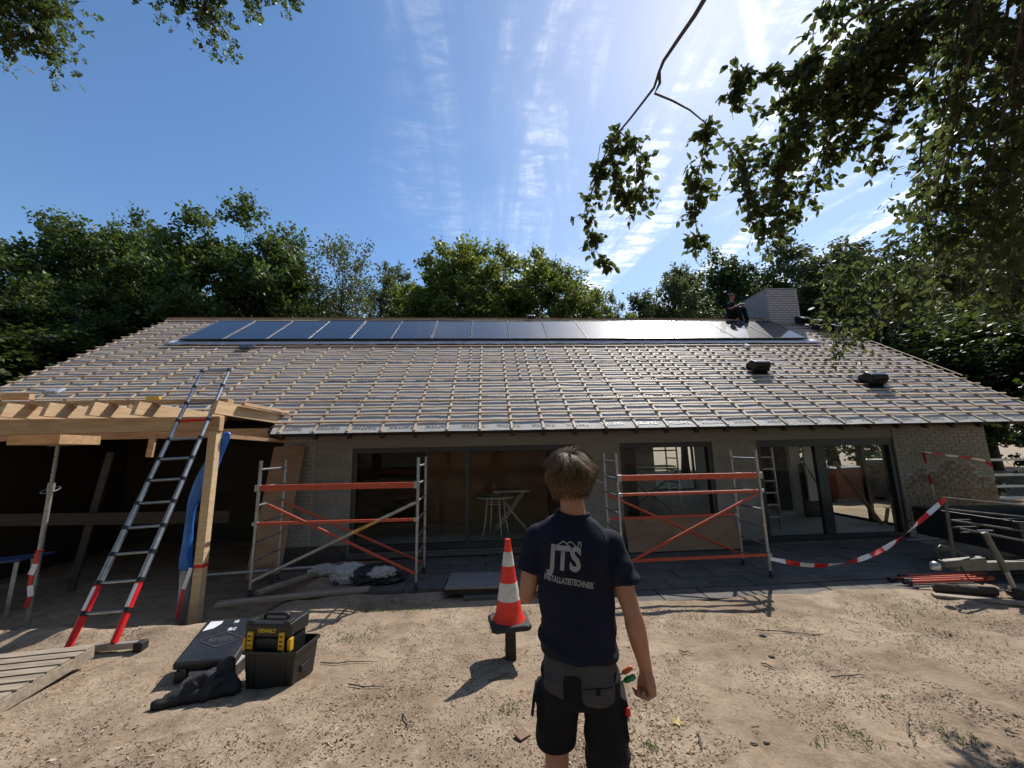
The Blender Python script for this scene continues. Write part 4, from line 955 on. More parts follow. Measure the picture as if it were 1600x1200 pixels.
sR = scaffold(2.01, 4.30, 6.05, 6.70, 1.91, 'scaffold tower with two red crossed braces right of the man', [(1.53, 1.52, 6.02, 0.085, 0.05), (1.28, 1.28, 6.03, 0.042, 0.042), (0.81, 0.82, 6.72, 0.042, 0.042), (0.32, 0.33, 6.03, 0.042, 0.042)],
              [(1.99, 1.23, 4.26, 0.18, 6.72), (4.20, 1.24, 2.03, 0.28, 6.0)], worn=True)

# ------------------------------------------------------------------ boards, bags and buckets by the house
def leaning(name, lab, cat, p, mm, th=0.02, group=None):
    a, b_, c_, d_ = [Vector(x) for x in p]; nn = (b_-a).cross(d_-a).normalized()*th
    return small(name, lab, cat, lambda q: q.prism([a, b_, c_, d_], nn), mm, group)
leaning('plywood_sheet', 'tall brown plywood sheet leaning on the wall behind the left scaffold', 'plywood', [(-4.15, 7.35, -0.1), (-3.60, 7.4, -0.02), (-3.55, 7.93, 2.18), (-4.13, 7.9, 2.14)], 'plywood')
leaning('plywood_sheet', 'low plywood sheet leaning under the middle window', 'plywood', [(2.66, 7.62, 0.02), (4.92, 7.62, 0.02), (4.96, 7.90, 0.56), (2.70, 7.90, 0.58)], 'plywood')
small('timber_plank', 'long plank on the ground under the left scaffold', 'plank', lambda q: q.beam((-3.75, 6.02, -0.02), (-1.75, 6.22, 0.03), 0.15, 0.04), 'old_wood', bevel=0.004)
small('timber_plank', 'dark plank slanting across the sand inside the left scaffold', 'plank', lambda q: q.beam((-3.35, 6.25, 0.03), (-2.75, 7.2, 0.05), 0.12, 0.05), 'old_wood', bevel=0.004)
small('board_platform', 'grey board laid as a step before the wide opening', 'board', lambda q: q.box((-0.2, 6.2, 0.09), (0.80, 0.66, 0.03), Matrix.Rotation(-0.05, 3, 'Z')), mat('grey_board', (0.17, 0.155, 0.14), 0.8, c2=(0.22, 0.20, 0.185), scale=3, stretch=(1, 6, 1), bump=0.2), bevel=0.003)
small('timber_sleeper', 'dark timber bearer under the grey board', 'timber', lambda q: (q.box((-0.2, 5.95, 0.037), (0.86, 0.1, 0.072)), q.box((-0.2, 6.42, 0.037), (0.8, 0.1, 0.072))), 'dark_wood')
for k, (z, y, lab) in enumerate([(0.055, 7.6, 'lower of two grey tubes lying by the wall base at the left'), (0.10, 7.45, 'upper of two grey tubes lying by the wall base at the left')]):
    small('steel_tube', lab, 'tube', lambda q: q.tube([(-4.9, y-0.5, z), (-2.6, y-0.3, z+0.02)], 0.028, 10), 'galvanised', 'loose tubes', smooth=True)
def blob(name, lab, cat, c, size, mm, seed, amp=0.25, freq=2.2, group=None, flat=0.0, rz=0.0):
    bm = bmesh.new(); bmesh.ops.create_icosphere(bm, subdivisions=5, radius=1.0); R_ = Matrix.Rotation(rz, 3, 'Z')
    for v in bm.verts:
        p = v.co.copy(); k = 1+amp*(1-2*abs(noise.noise(p*freq+Vector((seed, 0, 0)))))+amp*0.45*(1-2*abs(noise.noise(p*freq*2.3+Vector((seed, 5, 0)))))-amp*0.4
        p = p*k; p.z = max(p.z, -0.5+0.04*noise.noise(p*3)); v.co = R_ @ Vector((p.x*size[0], p.y*size[1], (p.z+0.5)*size[2]))
    me = bpy.data.meshes.new(name); bm.to_mesh(me); bm.free(); me.materials.append(M[mm] if isinstance(mm, str) else mm); me.polygons.foreach_set('use_smooth', [True]*len(me.polygons))
    o = bpy.data.objects.new(name, me); o.location = c; col.objects.link(o); return tag(o, lab, cat, group)
blob('dust_sheet', 'crumpled whitish dust sheet lying under the left scaffold', 'cloth', (-2.2, 6.75, 0.0), (0.26, 0.2, 0.16), 'white_cloth', 3)
blob('dust_sheet', 'folded grey-white cloth against the wall base', 'cloth', (-2.75, 7.15, 0.0), (0.26, 0.16, 0.10), 'white_cloth', 8, 0.15)
blob('rubbish_bag', 'black bag with white cloth spilling out under the left scaffold', 'bag', (-1.72, 6.62, 0.0), (0.36, 0.2, 0.16), 'black_plastic', 12, 0.3)
blob('dust_sheet', 'white cloth bunched in the mouth of the black bag', 'cloth', (-1.66, 6.52, 0.12), (0.2, 0.12, 0.08), 'white_cloth', 17, 0.3)
bin_z = gz(-3.6, 5.55)
small('black_bucket', 'tall black tub standing behind the pine post', 'tub', lambda q: q.lathe([(0.15, 0), (0.17, 0.5), (0.182, 0.5), (0.182, 0.53), (0.165, 0.53), (0.15, 0.06)], (0, 0, 0), 24), 'black_plastic', smooth=False, loc=(-3.62, 5.75, bin_z-0.02))
small('grey_crate', 'grey plastic tub in front of the black tub', 'tub', lambda q: q.loft([[Vector((x*w, y*w, z)) for x, y in ((-0.26, -0.16), (0.26, -0.16), (0.26, 0.16), (-0.26, 0.16))] for w, z in ((0.86, 0), (1.0, 0.28), (1.06, 0.28), (1.06, 0.31), (0.98, 0.31), (0.86, 0.05))]), 'grey_pvc', bevel=0.008, loc=(-3.35, 5.35, gz(-3.35, 5.35)-0.05))
# things stored in the dark carport
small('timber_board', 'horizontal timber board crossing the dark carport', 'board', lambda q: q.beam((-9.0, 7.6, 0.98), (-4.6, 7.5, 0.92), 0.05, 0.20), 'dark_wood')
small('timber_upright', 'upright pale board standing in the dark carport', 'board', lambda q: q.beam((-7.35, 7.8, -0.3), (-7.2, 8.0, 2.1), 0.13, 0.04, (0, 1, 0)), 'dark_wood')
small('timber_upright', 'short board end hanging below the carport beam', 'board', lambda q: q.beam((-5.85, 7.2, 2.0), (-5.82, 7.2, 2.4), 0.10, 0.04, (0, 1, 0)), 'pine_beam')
tr_ = thing('trestle_table', 'blue-topped trestle in the shade of the carport', 'trestle', (-8.0, 7.2, -0.4))
q = MB(); q.box((-8.1, 7.2, 0.38), (1.5, 0.5, 0.03), Matrix.Rotation(-0.08, 3, 'Y')); q.build('top', mat('blue_board', (0.012, 0.045, 0.13), 0.7), tr_)
for sx in (-0.6, 0.6):
    for sy in (-0.18, 0.18): q = MB(); q.beam((-8.1+sx, 7.2+sy, -0.42), (-8.1+sx*0.9, 7.2+sy*0.6, 0.38), 0.05, 0.04); q.build('leg', 'galvanised', tr_)

# ------------------------------------------------------------------ pallet at the lower left
pl = thing('wooden_pallet', 'weathered wooden pallet lying on the sand at the lower left', 'pallet', (-4.2, 4.2, gz(-4.2, 4.2)))
A0 = Vector((-3.86, 4.42, 0)); B0 = Vector((-3.74, 3.55, 0)); U = (B0-A0).normalized(); Vv = Vector((-U.y*-1, U.x*-1, 0)); Vv = Vector((-1, -0.06, 0)); Vv = (Vv-U*Vv.dot(U)).normalized()
zb = max(gz(-3.9, 4.3), gz(-3.9, 3.8))+0.01
for k in range(9):
    a = A0+U*(0.05+0.128*k)+Vector((0, 0, zb+0.125)); q = MB(); q.beam(a+Vv*random.uniform(-.008, .008), a+Vv*1.2, 0.098, 0.02); q.build('slat', 'old_wood', pl, bevel=0.002)
for d in (0.04, 0.60, 1.14):
    q = MB(); a = A0+Vv*d+Vector((0, 0, zb+0.066)); q.beam(a, a+U*1.13, 0.09, 0.096); q.build('bearer', 'old_wood', pl, bevel=0.003)

# ------------------------------------------------------------------ tool cases
mat('case_black', (0.014, 0.015, 0.017), 0.40, c2=(0.030, 0.031, 0.034), scale=6, bump=0.12, bscale=60)
mat('case_lining', (0.36, 0.34, 0.34), 0.8)
mat('emboss', (0.085, 0.087, 0.09), 0.5)
mat('yellow_latch', (0.62, 0.36, 0.015), 0.45, var=0.08)
mat('yellow_print', (0.62, 0.42, 0.02), 0.5, var=0.03)
cs = thing('equipment_case', 'flat black equipment case with its lid ajar on the sand', 'case', (-2.54, 4.22, gz(-2.5, 4.2)), 0.05)
q = MB(); q.loft([[Vector((x, y, z)) for x, y in ((-.25*w, -.24*w), (.25*w, -.24*w), (.25*w, .24*w), (-.25*w, .24*w))] for w, z in ((0.95, 0.0), (1, 0.02), (1, 0.115), (0.93, 0.115), (0.92, 0.05))]); q.build('body', 'case_black', cs, world=False, bevel=0.012)
q = MB(); q.box((0, 0, 0.095), (0.46, 0.44, 0.02)); q.build('lining', 'case_lining', cs, world=False)
lidr = Matrix.Rotation(rad(22), 3, 'X'); hinge = Vector((0, -0.245, 0.128))
def lidp(x, y, z): return hinge+lidr @ Vector((x, y, z))
q = MB(); q.loft([[lidp(x*w, 0.245+y*w, z) for x, y in ((-.255, -.245), (.255, -.245), (.255, .245), (-.255, .245))] for w, z in ((1.0, 0.0), (1.0, 0.05), (0.97, 0.068), (0.90, 0.070))]); lid = q.build('lid', 'case_black', cs, world=False, bevel=0.008)
def decal(parent, me, mm, fn, name):
    me = me.copy() if me.users else me
    bm = bmesh.new(); bm.from_mesh(me)
    for v in bm.verts: v.co = fn(v.co)
    bm.to_mesh(me); bm.free(); me.materials.clear(); me.materials.append(M[mm]); o = bpy.data.objects.new(name, me); col.objects.link(o); o.parent = parent; return o
decal(lid, text_mesh('KINPEX', 0.064, 0.0012), 'emboss', lambda c: lidp(c.x+0.02, 0.23+c.y, 0.0725), 'lettering')
decal(lid, text_mesh('ELC', 0.042, 0.002), 'white_paper', lambda c: lidp(c.x+0.05, 0.345+c.y, 0.0725), 'lettering')
decal(lid, text_mesh('18', 0.045, 0.002), 'white_paper', lambda c: lidp(c.x+0.04, 0.435+c.y, 0.0725), 'lettering')
q = MB()
for a, b_ in (((-0.17, 0), (0.02, 0.085)), ((0.02, 0.085), (0.21, 0)), ((0.21, 0), (0.02, -0.085)), ((0.02, -0.085), (-0.17, 0))): q.beam(lidp(a[0], 0.23+a[1], 0.072), lidp(b_[0], 0.23+b_[1], 0.072), 0.006, 0.004, lidr @ Vector((0, 0, 1)))
q.build('emblem', 'emboss', lid, world=False)
q = MB(); q.add([lidp(x, y, 0.0726) for x, y in ((-0.215, 0.34), (-0.13, 0.37), (-0.09, 0.42), (-0.09, 0.455), (-0.205, 0.455))], [(0, 1, 2, 3, 4)]); q.build('sticker', 'white_paper', lid, world=False)
for x in (-0.16, 0.16):
    q = MB(); q.box((x, -0.252, 0.11), (0.05, 0.02, 0.07)); q.build('latch', 'black_plastic', cs, world=False, bevel=0.004)
q = MB(); q.box((-0.01, -0.246, 0.085), (0.22, 0.012, 0.05)); q.build('label_strip', 'case_lining', cs, world=False)
tb = thing('tote_bin', 'open black plastic tote standing on the sand', 'tote', (-1.83, 3.90, gz(-1.83, 3.9)-0.01), -0.17)
q = MB(); q.loft([[Vector((x*w, y*w, z)) for x, y in ((-.235, -.17), (.235, -.17), (.235, .17), (-.235, .17))] for w, z in ((0.88, 0.0), (0.97, 0.27), (1.04, 0.27), (1.04, 0.30), (0.98, 0.30), (0.88, 0.03))]); q.build('tub', 'black_plastic', tb, world=False, bevel=0.008)
q = MB()
for x in (-0.14, 0.14): q.box((x, -0.16, 0.14), (0.012, 0.012, 0.22))
q.build('ribs', 'black_plastic', tb, world=False)
q = MB(); q.box((0.226, 0.0, 0.12), (0.012, 0.12, 0.05)); q.build('grip', 'black_rubber', tb, world=False)
bx = thing('toolbox', 'black toolbox with yellow latches standing in the tote', 'toolbox', (-1.90, 3.93, gz(-1.9, 3.93)+0.10), -0.17)
q = MB(); q.box((0, 0, 0.14), (0.40, 0.24, 0.28)); q.build('body', 'black_plastic', bx, world=False, bevel=0.018)
q = MB(); q.box((0, 0, 0.345), (0.43, 0.27, 0.12)); lidb = q.build('lid', 'black_plastic', bx, world=False, bevel=0.02)
q = MB(); q.tube([(-0.11, -0.02, 0.40), (-0.11, -0.02, 0.432), (-0.09, -0.02, 0.44), (0.09, -0.02, 0.44), (0.11, -0.02, 0.432), (0.11, -0.02, 0.40)], 0.014, 8); q.build('handle', 'black_plastic', lidb, world=False, smooth=True)
q = MB()
for x in (-0.17, 0.17): q.box((x, -0.09, 0.405), (0.06, 0.09, 0.035))
q.build('lid_ridges', 'black_plastic', lidb, world=False, bevel=0.01)
for x in (-0.145, 0.145):
    q = MB(); q.box((x, -0.143, 0.255), (0.048, 0.022, 0.17)); lo = q.build('latch', 'yellow_latch', bx, world=False, bevel=0.004)
    q = MB()
    for k in range(4): q.box((x, -0.1555, 0.20+0.036*k), (0.026, 0.004, 0.012))
    q.build('latch_slots', 'black_plastic', lo, world=False)
for x in (-0.208, 0.208):
    q = MB(); q.box((x, -0.112, 0.235), (0.028, 0.05, 0.10)); q.build('latch', 'yellow_latch', bx, world=False, bevel=0.004)
decal(lidb, text_mesh('DEWALT', 0.042, 0.0018), 'yellow_print', lambda c: Vector((c.x, -0.1365, 0.345+c.y)), 'lettering')
mat('black_cloth', (0.010, 0.010, 0.012), 0.85, c2=(0.020, 0.020, 0.022), scale=9, bump=0.25, bscale=60)
JACKET = True

# ------------------------------------------------------------------ traffic cone on its stump
mat('cone_red', (0.55, 0.030, 0.012), 0.5, c2=(0.78, 0.028, 0.012), scale=8, contrast=(0.3, 0.5))
mat('cone_white', (0.50, 0.48, 0.43), 0.5, c2=(0.66, 0.63, 0.58), scale=9, contrast=(0.3, 0.55))
cb_ = Vector((0.2, 4.08, gz(0.2, 4.08)))
zc = atY(797, 975, 4.08).z
small('wood_stump', 'square dark post stump under the traffic cone', 'post', lambda q: q.box((0.205, 4.08, (zc+cb_.z-0.15)/2), (0.10, 0.10, zc-cb_.z+0.15-0.006)), 'dark_wood', bevel=0.006)
cone = thing('traffic_cone', 'red and white traffic cone set on a post stump', 'traffic cone', (0.195, 4.08, zc), 0.12)
hc = atY(797, 842, 4.08).z-zc
q = MB(); q.loft([[Vector((s_*w, t_*w, z)) for s_, t_ in ((-.19, -.15), (-.15, -.19), (.15, -.19), (.19, -.15), (.19, .15), (.15, .19), (-.15, .19), (-.19, .15))] for w, z in ((1, 0), (1, 0.035), (0.93, 0.05))]); q.build('base', 'black_rubber', cone, world=False, bevel=0.006)
bands = [(0.0, 0.045, 'cone_red', 0), (0.045, 0.245, 'cone_red', 0), (0.245, 0.46, 'cone_white', .0015), (0.46, 0.665, 'cone_red', 0), (0.665, 0.84, 'cone_white', .0015), (0.84, 1.0, 'cone_red', 0)]
rf = lambda f: 0.112*(1-f)**1.08+0.026+(0.020*max(0, 1-f*12))
for f0, f1, mm, ex in bands[1:]:
    if f0 == 0.045: f0 = 0.0
    q = MB(); q.lathe([(rf(f0+(f1-f0)*k/6)+ex, 0.05+(hc-0.05)*(f0+(f1-f0)*k/6)) for k in range(7)], n=32); q.build('band' if f1 < 1 else 'tip', mm, cone, world=False, smooth='auto')

# ------------------------------------------------------------------ furniture seen inside the wide opening
bt = thing('bar_table', 'white round bar table inside the wide opening', 'table', (0.17, 9.0, 0.05))
q = MB(); q.lathe([(0.0, 0.985), (0.42, 0.985), (0.425, 0.995), (0.42, 1.01), (0.0, 1.01)], (0.17, 9.0, -0.03), 32); q.build('top', 'white_metal', bt)
for a in (0.4, 1.97, 3.54, 5.11):
    q = MB(); q.tube([Vector((0.17+0.20*math.cos(a), 9.0+0.20*math.sin(a), 0.95)), Vector((0.17+0.24*math.cos(a), 9.0+0.24*math.sin(a), 0.5)), Vector((0.17+0.33*math.cos(a), 9.0+0.33*math.sin(a), 0.06))], 0.016, 8); q.build('leg', 'white_metal', bt, smooth=True)
q = MB(); q.tube([Vector((0.17+0.21*math.cos(a), 9.0+0.21*math.sin(a), 0.82)) for a in np.linspace(0, 6.283, 20)[:-1]], 0.010, 6, closed=True); q.build('ring', 'white_metal', bt)
ft = thing('folding_table', 'folding table with crossed legs behind the bar table', 'table', (0.62, 9.7, 0.05))
q = MB(); q.box((0.55, 9.7, 1.02), (0.85, 0.5, 0.03)); q.build('top', 'white_metal', ft)
for y in (9.5, 9.9):
    for s_ in (-1, 1): q = MB(); q.tube([(0.55-0.32*s_, y, 1.0), (0.55+0.05*s_, y, 0.5), (0.55+0.42*s_, y, 0.06)], 0.015, 8); q.build('leg', 'white_metal', ft)
for k, x in enumerate((0.0, 0.42, 0.84)):
    small('insulation_roll', ['left', 'middle', 'right'][k]+' one of three grey wrapped rolls against the brown partition', 'roll', lambda q: q.lathe([(0.0, 0), (0.19, 0.0), (0.20, 0.03), (0.20, 1.05), (0.18, 1.10), (0.0, 1.10)], (0, 0, 0), 18), 'grey_pvc', 'grey rolls standing indoors', True, loc=(x, 10.7, 0.06))
# inside the right-hand rooms
ins = thing('indoor_scaffold', 'rolling scaffold with white frames seen through the middle window', 'scaffold', (4.0, 9.8, 0.05))
for x in (3.35, 4.75):
    q = MB()
    for y in (9.6, 10.2): q.tube([(x, y, 0.1), (x, y, 2.2)], 0.022, 8)
    for z in (0.5, 0.8, 1.1, 1.4, 1.7, 2.0): q.tube([(x, 9.6, z), (x, 10.2, z)], 0.015, 6)
    q.build('end_frame', 'aluminium', ins)
for za, zb_, y in ((0.4, 1.4, 9.6), (1.4, 0.4, 10.2), (1.9, 1.9, 9.6), (1.45, 1.45, 9.6)):
    q = MB(); q.tube([(3.35, y, za), (4.75, y, zb_)], 0.018, 6); q.build('brace', 'galvanised', ins)
q = MB(); q.box((4.05, 9.9, 1.50), (1.36, 0.5, 0.04)); q.build('platform', 'white_plaster', ins)
for x in (3.35, 4.75): q = MB(); q.tube([(x-0.02, 9.6, 0.11), (x+0.02, 9.6, 0.11)], 0.06, 12); q.build('castor', 'black_rubber', ins)
il = thing('indoor_ladder', 'step ladder standing inside the sliding door', 'ladder', (6.3, 8.9, 0.05))
xa = atY(1191, 760, 8.9).x; xb = atY(1212, 760, 8.9).x
for x in (xa, xb): q = MB(); q.beam((x, 8.9, 0.05), (x, 8.9, 2.0), 0.03, 0.07, (0, 1, 0)); q.build('stile', 'aluminium', il)
for z in np.arange(0.35, 2.0, 0.27): q = MB(); q.box(((xa+xb)/2, 8.9, z), (xb-xa-0.03, 0.07, 0.03)); q.build('step', 'white_metal', il)
small('timber_brace', 'pale timber prop slanting behind the sliding door glass', 'timber', lambda q: q.beam((9.32, 10.05, 1.50), (9.34, 9.05, 0.07), 0.06, 0.07), 'pine_beam')
small('timber_brace', 'short timber prop by the right jamb inside', 'timber', lambda q: q.beam((9.46, 8.95, 0.45), (9.38, 9.0, 0.07), 0.05, 0.06), 'pine_beam')
small('timber_brace', 'thin slanting lath before the white plasterboard', 'timber', lambda q: q.beam(atY(1256, 722, 9.9), atY(1292, 782, 9.6), 0.02, 0.03), 'old_wood')
for k, (x, y, w, h, lab) in enumerate([(12.6, 13.6, 1.5, 1.0, 'red brick pallet wrapped in plastic in the garden'), (14.3, 13.0, 1.4, 1.25, 'grey wrapped pallet beside the red brick pallet')]):
    po = thing('wrapped_pallet', lab, 'pallet', (x, y, 0), 0.2, 'wrapped pallets in the garden')
    q = MB(); q.box((0, 0, 0.12+h/2), (w, 1.1, h)); q.build('load', [mat('brick_load', (0.20, 0.07, 0.05), 0.8, scale=9), mat('grey_load', (0.20, 0.20, 0.22), 0.7, scale=5)][k], po, world=False, bevel=0.03)
    q = MB(); q.box((0, 0, 0.13+h), (w+0.06, 1.16, 0.05)); q.build('wrap', 'plastic_film', po, world=False, bevel=0.02)
    for d in (-0.4, 0, 0.4): q = MB(); q.box((0, d, 0.06), (w, 0.12, 0.11)); q.build('bearer', 'old_wood', po, world=False)
fp = thing('fence_rack', 'pale metal hurdle standing beyond the end wall at the right', 'fence', (14.2, 10.0, 0))
for z in (0.45, 0.75, 1.05, 1.45): q = MB(); q.beam((13.2, 10.0, z), (16.0, 9.7, z), 0.04, 0.06); q.build('rail', 'white_metal', fp)
for x, y in ((13.25, 9.99), (14.7, 9.84), (15.95, 9.71)): q = MB(); q.beam((x, y-0.03, 0), (x, y-0.03, 1.58), 0.05, 0.06, (0, 1, 0)); q.build('upright', 'white_metal', fp)

# ------------------------------------------------------------------ trailer at the right
mat('trailer_steel', (0.105, 0.10, 0.088), 0.6, 0.3, c2=(0.17, 0.165, 0.145), scale=10, bump=0.1)
mat('trailer_black', (0.010, 0.011, 0.013), 0.5, var=0.2)
tl_ = thing('trailer', 'dark flat trailer with steel rails and drawbar at the right', 'trailer', (7.4, 5.5, 0))
cpl, d1 = Vector((5.80, 5.0, 0.40)), Vector((8.6, 4.72, 0.42))
q = MB(); q.beam(cpl+Vector((0.25, 0, -0.02)), d1, 0.09, 0.10); q.build('drawbar', 'trailer_steel', tl_, bevel=0.006)
q = MB(); q.beam(cpl+Vector((0.1, 0, 0.02)), cpl+Vector((0.62, -0.05, 0.06)), 0.10, 0.08); hd = q.build('coupling_body', 'trailer_steel', tl_, bevel=0.012)
q = MB(); q.lathe([(0.0, -0.045), (0.052, -0.045), (0.056, -0.01), (0.045, 0.03), (0.02, 0.05), (0.0, 0.052)], cpl+Vector((0.0, 0, 0.0)), 18); q.build('coupling_head', 'aluminium', hd, smooth=True)
q = MB(); q.tube([cpl+Vector((0.10, 0, 0.07)), cpl+Vector((0.05, 0, 0.17)), cpl+Vector((0.12, 0, 0.24)), cpl+Vector((0.30, -0.02, 0.17)), cpl+Vector((0.55, -0.04, 0.08))], 0.014, 8); q.build('handbrake', 'black_plastic', hd, smooth=True)
q = MB(); q.tube([cpl+Vector((0.28, -0.05, 0.02)), cpl+Vector((0.33, -0.08, -0.16)), cpl+Vector((0.48, -0.1, -0.22)), cpl+Vector((0.62, -0.08, -0.10)), cpl+Vector((0.60, -0.06, 0.12))], 0.008, 6); q.build('cable', 'black_rubber', tl_, smooth=True)
jk = Vector((6.55, 4.85, 0))
q = MB(); q.tube([Vector((6.50, 4.93, 0.80)), Vector((6.62, 4.88, 0.33))], 0.034, 12); jo = q.build('jockey_tube', 'trailer_steel', tl_, smooth='auto')
q = MB(); q.tube([Vector((6.62, 4.88, 0.33)), Vector((6.66, 4.86, 0.10))], 0.026, 12); q.build('inner_tube', 'dull_steel', jo, smooth='auto')
q = MB(); q.box((6.67, 4.86, 0.09), (0.16, 0.12, 0.02)); q.tube([(6.64, 4.80, 0.075), (6.70, 4.92, 0.075)], 0.07, 14); q.build('jockey_wheel', 'black_rubber', jo)
q = MB(); q.tube([(6.40, 4.93, 0.83), (6.62, 4.93, 0.82)], 0.010, 8); q.build('crank', 'galvanised', jo)
q = MB(); tR = Matrix.Rotation(-0.10, 3, 'Z')
for dx, dy, sx, sy in ((0, -0.74, 3.0, 0.03), (0, 0.74, 3.0, 0.03), (-1.485, 0, 0.03, 1.45), (1.485, 0, 0.03, 1.45)): q.box(Vector((8.9, 5.75, 0.64))+tR @ Vector((dx, dy, 0)), (sx, sy, 0.46), tR)
q.box((8.9, 5.75, 0.44), (2.94, 1.45, 0.03), tR); q.build('body', 'trailer_black', tl_, bevel=0.004)
q = MB(); q.beam((7.25, 5.05, 0.48), (8.6, 4.78, 0.52), 0.05, 0.10); q.build('chassis_rail', 'trailer_steel', tl_)
q = MB(); q.beam((7.60, 4.785, 0.435), (7.95, 4.75, 0.44), 0.005, 0.05); q.build('marker', 'yellow_latch', tl_)
q = MB(); q.tube([atY(1476, 776, 5.6), atY(1491, 872, 5.6)], 0.022, 10); q.build('corner_post', 'trailer_steel', tl_, smooth='auto')
for (a, ya, b_, yb_, r_) in [((1478, 778), 5.6, (1640, 794), 5.2, .014), ((1483, 796), 5.58, (1640, 812), 5.2, .013), ((1486, 813), 5.56, (1640, 836), 5.0, .015), ((1486, 813), 5.6, (1640, 810), 6.4, .013), ((1500, 826), 5.3, (1640, 853), 4.9, .015), ((1489, 824), 5.5, (1540, 823), 5.7, .014), ((1500, 832), 5.3, (1530, 831), 5.25, .010)]:
    q = MB(); q.tube([atY(a[0], a[1], ya), atY(b_[0], b_[1], yb_)], r_, 8); q.build('rail', 'trailer_steel', tl_, smooth='auto')
for (x, y) in ((9.2, 5.0), (9.35, 6.55)):
    q = MB(); q.tube([(x, y-0.09, 0.32), (x, y+0.09, 0.32)], 0.32, 26); wo = q.build('wheel', 'black_rubber', tl_, smooth='auto', bevel=0.02)
    q = MB(); q.tube([(x, y-0.10, 0.32), (x, y+0.10, 0.32)], 0.18, 20); q.build('rim', 'galvanised', wo, smooth='auto')
# fence posts and red poles lying by the trailer
for k, (dx, dy, lab) in enumerate([(0, 0, 'nearest of the red scaffold poles on the paving edge'), (0.1, 0.08, 'second of the red scaffold poles on the paving edge'), (-0.05, 0.16, 'third of the red scaffold poles on the paving edge'), (0.2, 0.24, 'farthest of the red scaffold poles on the paving edge')]):
    pz = 0.035
    po = thing('red_pole', lab, 'pole', (6.1+dx, 5.45+dy, 0), 0, 'red poles lying on the paving')
    a, b_ = Vector((5.95+dx, 5.50+dy, pz)), Vector((7.15+dx, 5.44+dy, pz+0.01)); q = MB(); q.tube([a, b_], 0.022, 10); q.build('tube', 'red_steel', po, smooth='auto')
    q = MB(); q.tube([a-Vector((0.10, 0, 0)), a+Vector((0.02, 0, 0))], 0.028, 10); q.build('hook', 'black_plastic', po)
small('door_mat', 'rolled dark coir mat beside the trailer drawbar', 'mat', lambda q: q.tube([(5.98, 5.22, 0.06), (6.55, 4.98, 0.06)], 0.055, 14), mat('coir', (0.06, 0.05, 0.045), 1.0, c2=(0.11, 0.095, 0.085), scale=40, bump=1.0, bscale=90), smooth=True)
small('timber_plank', 'grey plank lying on the sand before the trailer', 'plank', lambda q: q.beam((5.75, 5.05, 0.03), (6.5, 4.62, 0.04), 0.10, 0.03), 'old_wood')
small('rail_bar', 'grey bar lying along the sill below the end wall', 'bar', lambda q: q.tube([(8.3, 7.62, 0.06), (9.9, 7.5, 0.10)], 0.022, 8), 'galvanised', smooth=True)
# barrier tape from the scaffold to the trailer
def tape(name, lab, pts, w, seg=0.27, first=0):
    pts = [Vector(p) for p in pts]; o = thing(name, lab, 'barrier tape', pts[0], 0, 'lengths of barrier tape')
    P = []
    for i in range(len(pts)-1):
        p0, p1, p2, p3 = pts[max(i-1, 0)], pts[i], pts[i+1], pts[min(i+2, len(pts)-1)]
        for k in range(12):
            t_ = k/12; P.append(0.5*((2*p1)+(p2-p0)*t_+(2*p0-5*p1+4*p2-p3)*t_**2+(3*p1-p0-3*p2+p3)*t_**3))
    P.append(pts[-1]); acc = 0; cur = [P[0]]; k = first; d_ = 0
    def flush(cur, k):
        q = MB(); V = []
        for i, p in enumerate(cur):
            tw = 0.9*math.sin(p.x*3.1+p.z*6)+0.3*math.sin(p.x*9); u_ = Vector((0, math.sin(tw), math.cos(tw)))*w/2; V += [p-u_, p+u_]
        q.v = [tuple(v) for v in V]; q.f = [(2*i, 2*i+2, 2*i+3, 2*i+1) for i in range(len(cur)-1)]
        so_ = q.build('red_stripe' if k % 2 else 'white_stripe', 'tape_red' if k % 2 else 'tape_white', o, fix=False); md = so_.modifiers.new('thick', 'SOLIDIFY'); md.thickness = 0.002
    for a, b_ in zip(P[:-1], P[1:]):
        d_ += (b_-a).length; cur.append(b_)
        if d_ > seg: flush(cur, k); cur = [b_]; d_ = 0; k += 1
    if len(cur) > 1: flush(cur, k)
tape('barrier_tape', 'red and white tape sagging from the scaffold to the trailer rail', [(4.30, 6.05, 0.27)]+[atY(x, y, Y) for x, y, Y in ((1260, 883, 5.98), (1305, 882, 5.92), (1352, 871, 5.85), (1400, 846, 5.78), (1440, 812, 5.68), (1477, 779, 5.58))], 0.066, 0.20)
tape('barrier_tape', 'red and white tape strung along the worn end wall', [atY(x, y, 7.9) for x, y in ((1432, 704), (1470, 710), (1510, 715), (1538, 720), (1550, 728))], 0.05, 0.3)
tape('barrier_tape', 'red and white tape hanging down the worn end wall', [atY(x, y, 7.88) for x, y in ((1443, 708), (1448, 730), (1455, 755), (1461, 772))], 0.06, 0.2, 1)
